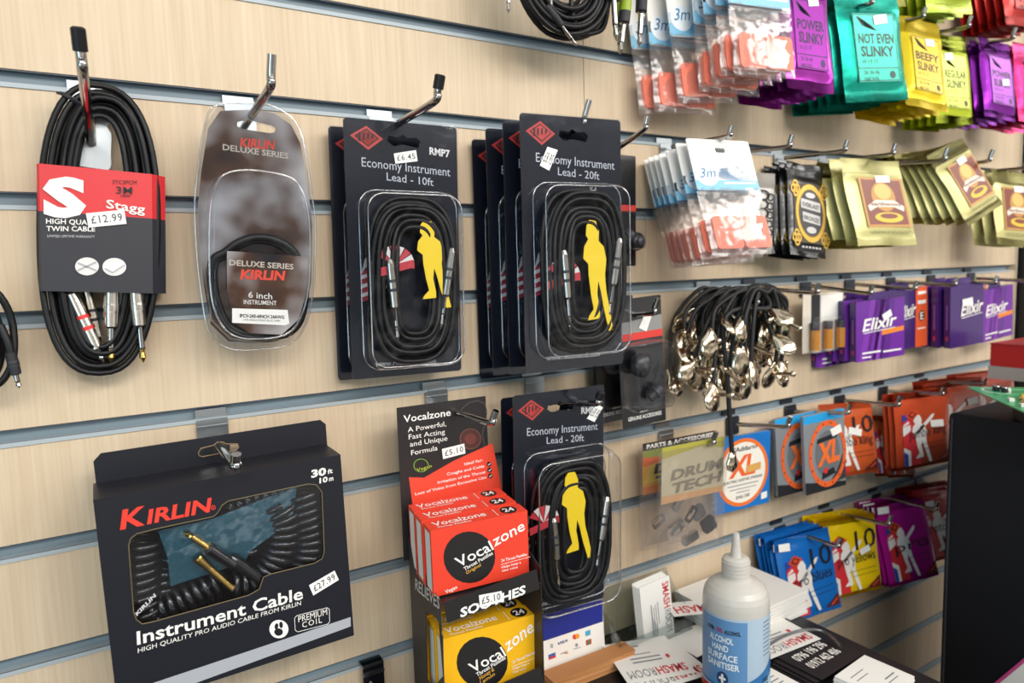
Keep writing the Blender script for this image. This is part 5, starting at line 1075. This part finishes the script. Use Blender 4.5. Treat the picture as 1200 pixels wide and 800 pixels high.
th_ = roto(Fr((1019, 486), (1050, 487), (1028, 558), .013, .017, .013, auto=True), 'bd5f34', 'jumbo', 'narrow orange pack beside the one reading 10', GO_, '', seed=3); dup(th_, 'second narrow orange pack left of the front bass pack', at(1034, 488, .022)-at(1019, 486, .013))
jk = roto(Fr((1049, 462), (1112, 454), (1054, 553), .06, .074, .06, auto=True), 'b8482a', 'jumbo king', 'front glossy orange bass string pack with union flag and white guitarist', GO_, '', .0036, .22, seed=4, price=[(1089, 492), (1104, 491), (1105, 499), (1090, 500)])
row(jk, 3, .06, .042, 'glossy orange bass string pack', GO_, 31, tail=' of the flag packs')
jk2 = roto(Fr((1082, 450), (1152, 441), (1087, 540), .045, .06, .045, auto=True), 'b8482a', 'jumbo king', 'front orange bass string pack under the circuit board corner', GO_, '', .0036, .22, seed=5, price=[(1132, 467), (1144, 464), (1146, 472), (1134, 475)])
row(jk2, 3, .045, .027, 'orange bass string pack', GO_, 33, tail=' under the circuit board corner')
jk3 = roto(Fr((1122, 441), (1190, 433), (1127, 530), .04, .05, .04, auto=True), 'b3432a', 'jumbo king', 'orange bass string pack behind the circuit board', GO_, '', .0036, .22, seed=6); row(jk3, 3, .04, .022, 'orange bass string pack', GO_, 35, tail=' behind the circuit board')
bl = roto(Fr((909, 634), (972, 617), (925, 733), .05, .062, .05, auto=True), '1668b8', 'pro blues', 'front blue string pack with 10 and a white guitarist', 'blue string packs', '10', seed=7, price=[(911, 638), (924, 636), (925, 645), (912, 647)])
row(bl, 5, .05, .014, 'blue string pack', 'blue string packs', 41, tail=' below the ringed packs')
ye = roto(Fr((963, 610), (1026, 600), (972, 705), .045, .056, .045, auto=True), 'e8c410', 'pro yellows', 'front yellow string pack with 10 and pro yellows', 'yellow string packs', '10', seed=8, price=[(1006, 644), (1017, 637), (1019, 644), (1008, 650)])
row(ye, 4, .045, .014, 'yellow string pack', 'yellow string packs', 43, tail=' of the pro yellows')
mg = roto(Fr((1026, 594), (1083, 583), (1045, 689), .045, .06, .045, auto=True), 'a5187f', 'pro', 'front magenta string pack with union flag', 'magenta string packs', '', .0034, .2, seed=9, price=[(1027, 595), (1040, 593), (1041, 601), (1028, 603)])
row(mg, 5, .045, .012, 'magenta string pack', 'magenta string packs', 45, tail=' with union flag')
rd = roto(Fr((1070, 575), (1130, 565), (1082, 662), .045, .056, .045, auto=True), 'b3222c', 'roto reds', 'front red string pack partly behind the black box', 'red string packs', '', .0034, .2, seed=10, price=[(1083, 588), (1093, 586), (1094, 593), (1084, 595)])
row(rd, 4, .045, .014, 'red string pack', 'red string packs', 47, tail=' by the black box')

# ================================================================== capos with elastic straps
GC = 'elastic capos in a bundle on one hook'
hx = at(834, 348, .012).x; hzz = at(834, 348, .012).z; rnd = random.Random(11); NI = mat('d2c3ab', .16, 1.0); EL = mat('141416', .6)
def capo(y, wl, hl, wr, hr, label, tw):
    top = Vector((hx, y, hzz+.0065)); o = thing('elastic_capo', label, 'capo', top, GC)
    lift = rnd.uniform(.006, .03)
    P = [top+Vector((-wl, rnd.uniform(-.012, .012), -hl)), top+Vector((-wl*.85, rnd.uniform(-.008, .008), -hl*.35)), top+Vector((-wl*.4, 0, lift*.8)), top+Vector((rnd.uniform(-.004, .004), 0, 0 if lift < .012 else lift)), top+Vector((wr*.45, 0, lift*.7)), top+Vector((wr*.9, rnd.uniform(-.008, .008), -hr*.35)), top+Vector((wr, rnd.uniform(-.012, .012), -hr))]
    P[3].z = top.z+.001; P[2].z = top.z+lift*.25; P[4].z = top.z+lift*.2
    mb = MB(); mb.tube(smooth_path(P, 5), .0027, EL, 7); mb.build('strap', o)
    for e, nx, nm in ((P[0], P[1], 'buckle'), (P[-1], P[-2], 'buckle')):
        d = (e-nx).normalized(); d = (d+Vector((rnd.uniform(-.5, .5), rnd.uniform(-.6, .3), rnd.uniform(-.3, .3)))).normalized(); s_ = d.cross(Vector((rnd.uniform(-.4, .4), -1, rnd.uniform(-.3, .3)))).normalized(); n_ = d.cross(s_)
        G = Fr(raw=(e, s_, d, .02, .03)); mb = MB()
        ol = [(-.004, -.003), (.004, -.003), (.0055, .004), (.009, .012), (.0095, .02), (.006, .027), (0, .0295), (-.006, .027), (-.0095, .02), (-.009, .012), (-.0055, .004)]
        rings = [[G.P(a*k*1.45, (c+(.014-c)*(1-k))*1.25, yy) for a, c in ol] for k, yy in ((.97, .0012), (1, 0), (.95, -.0012), (.6, -.0035), (.2, -.0042))]
        mb.loft(rings, NI); mb.build(nm, o)
    e = P[-1] if rnd.random() < .5 else P[0]; d = Vector((rnd.uniform(-1, 1), rnd.uniform(-.7, .1), rnd.uniform(-.8, .3))).normalized(); c = e+Vector((0, -.008, -.012))
    mb = MB(); mb.tube([c-d*.02, c+d*.02], .0026, NI, 8); mb.sphere(c+d*.019, .0042, NI, n=6); mb.sphere(c-d*.019, .0034, NI, n=6); mb.tube([e, c], .0022, NI, 7); mb.build('toggle', o)
    return o
for i in range(34):
    y = -.02-.088*(i/33); f = i/29
    capo(y, rnd.uniform(.014, .1), rnd.uniform(.014, .12), rnd.uniform(.012, .066), rnd.uniform(.012, .1), 'black elastic capo with steel buckles in the bundle on one hook', i)
c0 = Vector((hx+.004, -.1, hzz+.007)); o = thing('elastic_capo', 'black elastic capo dangling far below the bundle over the blue pack', 'capo', c0, GC)
q0 = at(851, 370, .105); q1 = at(853, 450, .1); q2 = at(858, 535, .095)
mb = MB(); mb.tube(smooth_path([c0, c0+Vector((.004, -.004, -.02)), q0, q1, q2], 6), .0032, EL, 8); mb.build('strap', o)
G = Fr(raw=(q2+Vector((0, 0, .004)), Vector((1, 0, 0)), Vector((0, 0, -1)), .02, .03)); mb = MB(); ol = [(-.005, -.004), (.005, -.004), (.007, .004), (.011, .012), (.0095, .021), (0, .026), (-.0095, .021), (-.011, .012), (-.007, .004)]
mb.loft([[G.P(a*k, c+(.012-c)*(1-k), yy) for a, c in ol] for k, yy in ((.97, -.0012), (1, 0), (.95, .0012), (.6, .0045), (.2, .0055))], NI); q3 = q2
mb.loft([[G.P(a*k, c+(.012-c)*(1-k), -yy) for a, c in ol] for k, yy in ((1, 0), (.95, .0012), (.6, .0045), (.2, .0055))], NI); mb.tube([q2, q2+Vector((0, 0, -.01))], .003, NI, 8); mb.build('buckle', o)
# wide elastic loop standing up from the bundle
mb = MB(); L_ = [at(x, y, d) for x, y, d in ((872, 372, .08), (870, 352, .085), (878, 338, .085), (893, 333, .08), (908, 340, .075), (913, 358, .07), (905, 385, .07))]
P = smooth_path(L_, 5); V = []
for p in P: V += [p+Vector((0, -.006, 0)), p+Vector((0, .006, 0))]
V2 = []
ctr = sum(P, Vector())/len(P)
for i, p in enumerate(P):
    q = (p-ctr); q.y = 0; q = q.normalized()*.0016; V2 += [p+q+Vector((0, -.0065, 0)), p+q+Vector((0, .0065, 0)), p-q+Vector((0, .0065, 0)), p-q+Vector((0, -.0065, 0))]
n = len(P); mb.add(V2, [(4*i+a, 4*i+(a+1) % 4, 4*i+4+(a+1) % 4, 4*i+4+a) for i in range(n-1) for a in range(4)]+[(0, 1, 2, 3), (4*n-1, 4*n-2, 4*n-3, 4*n-4)], EL)
o = thing('elastic_capo', 'capo with a wide black elastic band looping up at the top of the bundle', 'capo', L_[3], GC); mb.build('strap', o)
for e in (L_[0], L_[-1]):
    mb = MB(); mb.sphere(e, .009, NI, (.8, .4, 1.2), 7); mb.build('buckle', o)

# ================================================================== drum parts bags
def drumbag(F, label, hv, front):
    root = thing('parts_bag', label, 'parts bag', F.M(), 'drum parts bags'); w, h = F.W, F.H
    mb = MB(); mb.prism(F, [(0, h*hv), (w, h*hv), (w, h), (0, h)], 0, .0006, mat('e3a63a' if not front else 'b9b093', .5))  # front header in paler tones: glare of the film painted into its colours
    if not front:
        mb.poly(F, [(0, .93), (1, .93), (1, 1), (0, 1)], INK, 1, False); mb.text(F, 'PARTS & ACCESSORIES', (.05, .945), (.97, .945), (.05, .985), WHITE, .03, 2, False)
        mb.poly(F, [(0, .93), (1, .93), (1, .8), (.5, .82), (0, .86)], mat('8f9a3a', .5), 1, False); mb.poly(F, [(0, .87), (.35, .84), (.2, .8), (0, .78)], mat('e0672a', .5), 2, False); mb.poly(F, [(0, hv), (1, hv), (1, hv+.06), (0, hv+.07)], mat('dd7a2a', .5), 1, False); mb.poly(F, [(.0, hv+.1), (.6, hv+.1), (.6, .8), (.1, .8)], mat('e8c456', .5), 1, False)
    else:
        mb.poly(F, [(0, .9), (.6, .95), (1, .9), (1, 1), (0, 1)], mat('a8a040', .5), 1, False); mb.poly(F, [(0, hv), (1, hv), (1, hv+.05), (0, hv+.07)], mat('c79a6a', .5), 1, False)
    k = mat('2a2622' if not front else '7d7464', .5)
    mb.text(F, 'DRUM', (.14, .70), (.95, .72), (.17, .79), k, .04, 3, False); mb.text(F, 'TECH', (.14, .58), (.95, .6), (.17, .67), k, .04, 3, False); mb.build('header_card', root)
    rnd = random.Random(3+front); n, m_ = 10, 14; mb = MB()
    for side in (-1, 1):
        V = []
        for j in range(m_+1):
            for i in range(n+1):
                u, v = i/n, j/m_; g = max(0, (1-abs(2*u-1)**4)*(1-abs(2*v-.8)**4)); V.append(F.P((u*1.08-.04)*w, v*h*.97, side*(.008*g*(1-.6*v)+.0016)+rnd.uniform(-.0012, .0012)))
        fs = [(j*(n+1)+i, j*(n+1)+i+1, (j+1)*(n+1)+i+1, (j+1)*(n+1)+i) for j in range(m_) for i in range(n)]
        mb.add(V, fs if side < 0 else [f[::-1] for f in fs], BAG, True)
    mb.build('clear_bag', root)
    ch = mat('d9d6d2', .2, 1.0)
    for (u, v, a) in ((.12, .17, .5), (.42, .28, .9)):
        G = Fr(raw=(F.N(u, v, -.003), (F.ex*math.cos(a)+F.ez*math.sin(a)), (F.ez*math.cos(a)-F.ex*math.sin(a)), .02, .014)); mb = MB()
        mb.prism(G, rrect(0, .024, 0, .014, .004, 3), -.0025, .0, ch, [rrect(.004, .02, .004, .01, .002, 2)[::-1]]); mb.build('metal_clip', root)
    mb = MB(); G = Fr(raw=(F.N(.35, .08, -.002), (F.ex*.94+F.ez*.3), (F.ez*.94-F.ex*.3), .02, .014)); mb.prism(G, rrect(0, .026, 0, .013, .002, 2), -.004, .002, ch); mb.build('metal_plate', root)
    mb = MB(); G = Fr(raw=(F.N(.7, .14, -.002), (F.ex*.9+F.ez*.4), (F.ez*.9-F.ex*.4), .02, .02)); mb.prism(G, rrect(0, .021, 0, .02, .003, 2), -.004, .003, mat('202024', .6)); mb.build('rubber_pad', root)
    return root
drumbag(Fr((753, 520), (838, 504), (768, 640), .03, .034, .03), 'drum parts bag behind, with a bright orange header under a black strip', .52, False)
drumbag(Fr((776, 525), (849, 511), (803, 648), .075, .085, .07), 'front drum parts bag, its glare-paled header facing out over metal clips', .5, True)

# ================================================================== small accessory packs
def accessory(F, label, red_v, name2, ball, group):
    root = thing('accessory_pack', label, 'accessory pack', F.M(), group); w, h = F.W, F.H; mb = MB()
    mb.prism(F, rrect(0, w, 0, h, .002), 0, .001, mat('17171b', .28, coat=.5)); mb.poly(F, [(0, red_v), (1, red_v), (1, red_v+.055), (0, red_v+.055)], mat('d23a32', .45), 1, False)
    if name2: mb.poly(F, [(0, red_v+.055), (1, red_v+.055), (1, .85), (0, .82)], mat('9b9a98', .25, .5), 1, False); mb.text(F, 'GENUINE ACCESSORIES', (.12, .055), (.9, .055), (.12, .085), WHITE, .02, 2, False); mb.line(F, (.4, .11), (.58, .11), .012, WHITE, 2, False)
    mb.build('card', root)
    mb = MB(); mb.sphere(F.N(*ball, -.013), .016 if name2 else .012, mat('202126', .35), (1, .75, 1), 9); mb.sphere(F.N(ball[0], ball[1], -.021), .007, mat('3c3e44', .3), (1, .6, 1), 7); mb.build('rubber_foot', root)
    mb = MB(); mb.lathe(F.N(.55, .22, -.008), F.N(.85, .3, -.01), [(0, .0001, INK), (0, .006, INK), (.4, .006, SMOKE), (.42, .009, SMOKE), (.8, .009, INK), (1, .0001, INK)], 12); mb.build('fitting', root)
    mb = MB(); blister(mb, F, rrect(.002, w-.002, h*.14, h*(red_v-.01), .006), .028, CLEARB, .005, -.0005); mb.build('blister_shell', root); return root
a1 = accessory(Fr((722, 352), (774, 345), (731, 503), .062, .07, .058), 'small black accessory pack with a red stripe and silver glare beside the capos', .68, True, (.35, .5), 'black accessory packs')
sticker(a1, Fr((722, 352), (774, 345), (731, 503), .062, .07, .058), [(754, 370), (764, 367), (757, 388), (748, 384)], '')
dup(a1, 'black accessory pack behind, left of the one with silver glare', at(690, 352, .02)-at(722, 352, .062))
accessory(Fr((690, 178), (745, 183), (692, 312), .018, .02, .018), 'small black and red accessory pack behind the 20ft lead packs', .5, False, (.88, .22), 'black accessory packs')

# ================================================================== cables hanging in from above
GT = 'cables hanging at the top edge'
Ft_ = Fr((600, -140), (715, -125), (612, 48), .055, .055, .055)
o = thing('coiled_cable', 'coiled black cable with bare silver plugs hanging at the top edge', 'audio cable', Ft_.M(), GT); mb = MB(); a = Ft_.uv(654, -40); coil(mb, Ft_, a[0], a[1], Ft_.W*.5, Ft_.H*.5, 7, .003, RUBBER, -.004, 2.2, .0066, 0, 44, 61); coil(mb, Ft_, a[0]-.004, a[1], Ft_.W*.48, Ft_.H*.49, 5, .003, RUBBER, -.014, 2.2, .0075, 0, 44, 62)
mb.tube(smooth_path([Ft_.P(*Ft_.uv(x, y), -.012) for x, y in ((668, -30), (662, 10), (672, 40), (690, 42), (702, 30), (708, -20))], 5), .0028, RUBBER); mb.tube([Ft_.P(*Ft_.uv(584, -80), -.01), Ft_.P(*Ft_.uv(584, -20), -.01)], .0028, RUBBER); mb.build('cable', o)
PJ = lambda x, y, dy=-.02: Ft_.P(*Ft_.uv(x, y), dy)
for (p, q, bd) in (((584, -38), (584.5, 23), STEEL), ((633, -42), (634, 17), STEEL), ((628, 14), (664, 60), INK)): jack(o, PJ(*p), PJ(*q), .0045, bd if bd is INK else STEEL, INK, STEEL, frac=.5)
LM = mat('8aa01e', .5)
for (p, q, L) in (((699, -42), (705.5, 56), 'green banded jack cable hanging furthest left at the top'), ((718, 2), (709.5, 71), 'green banded jack cable with its plug hanging lowest'), ((716, 6), (719.5, 67), 'green banded jack cable behind the lowest plug'), ((736, -16), (732, 63), 'green banded jack cable next to the pink block bags')):
    A, B = PJ(*p, -.026 if p[0] != 716 else -.012), PJ(*q, -.026 if p[0] != 716 else -.012); o = thing('jack_cable', L, 'audio cable', A, GT)
    mb = MB(); mb.tube(smooth_path([A+Vector((.004, .006, .16)), A+Vector((.003, .004, .07)), A+Vector((.0, .002, .02)), A], 5), .003, RUBBER); mb.build('cable', o)
    mb = MB(); mb.lathe(A, B, [(0, .004, INK), (.04, .0062, LM), (.3, .0068, INK), (.48, .0068, INK), (.5, .005, STEEL), (.52, .0032, STEEL), (.8, .0032, INK), (.82, .0032, STEEL), (.86, .0024, STEEL), (.93, .0033, STEEL), (1, .0003, STEEL)], 14); mb.build('jack_plug', o)
A, B = PJ(756, -40, 0), PJ(754, 25, 0); o = thing('jack_cable', 'plain silver jack plug hanging just left of the upper pink block bags', 'audio cable', A, GT)
mb = MB(); mb.tube([A+Vector((0, 0, .1)), A], .003, RUBBER); mb.build('cable', o); jack(o, A, B, .0045, INK, SMOKE, STEEL)
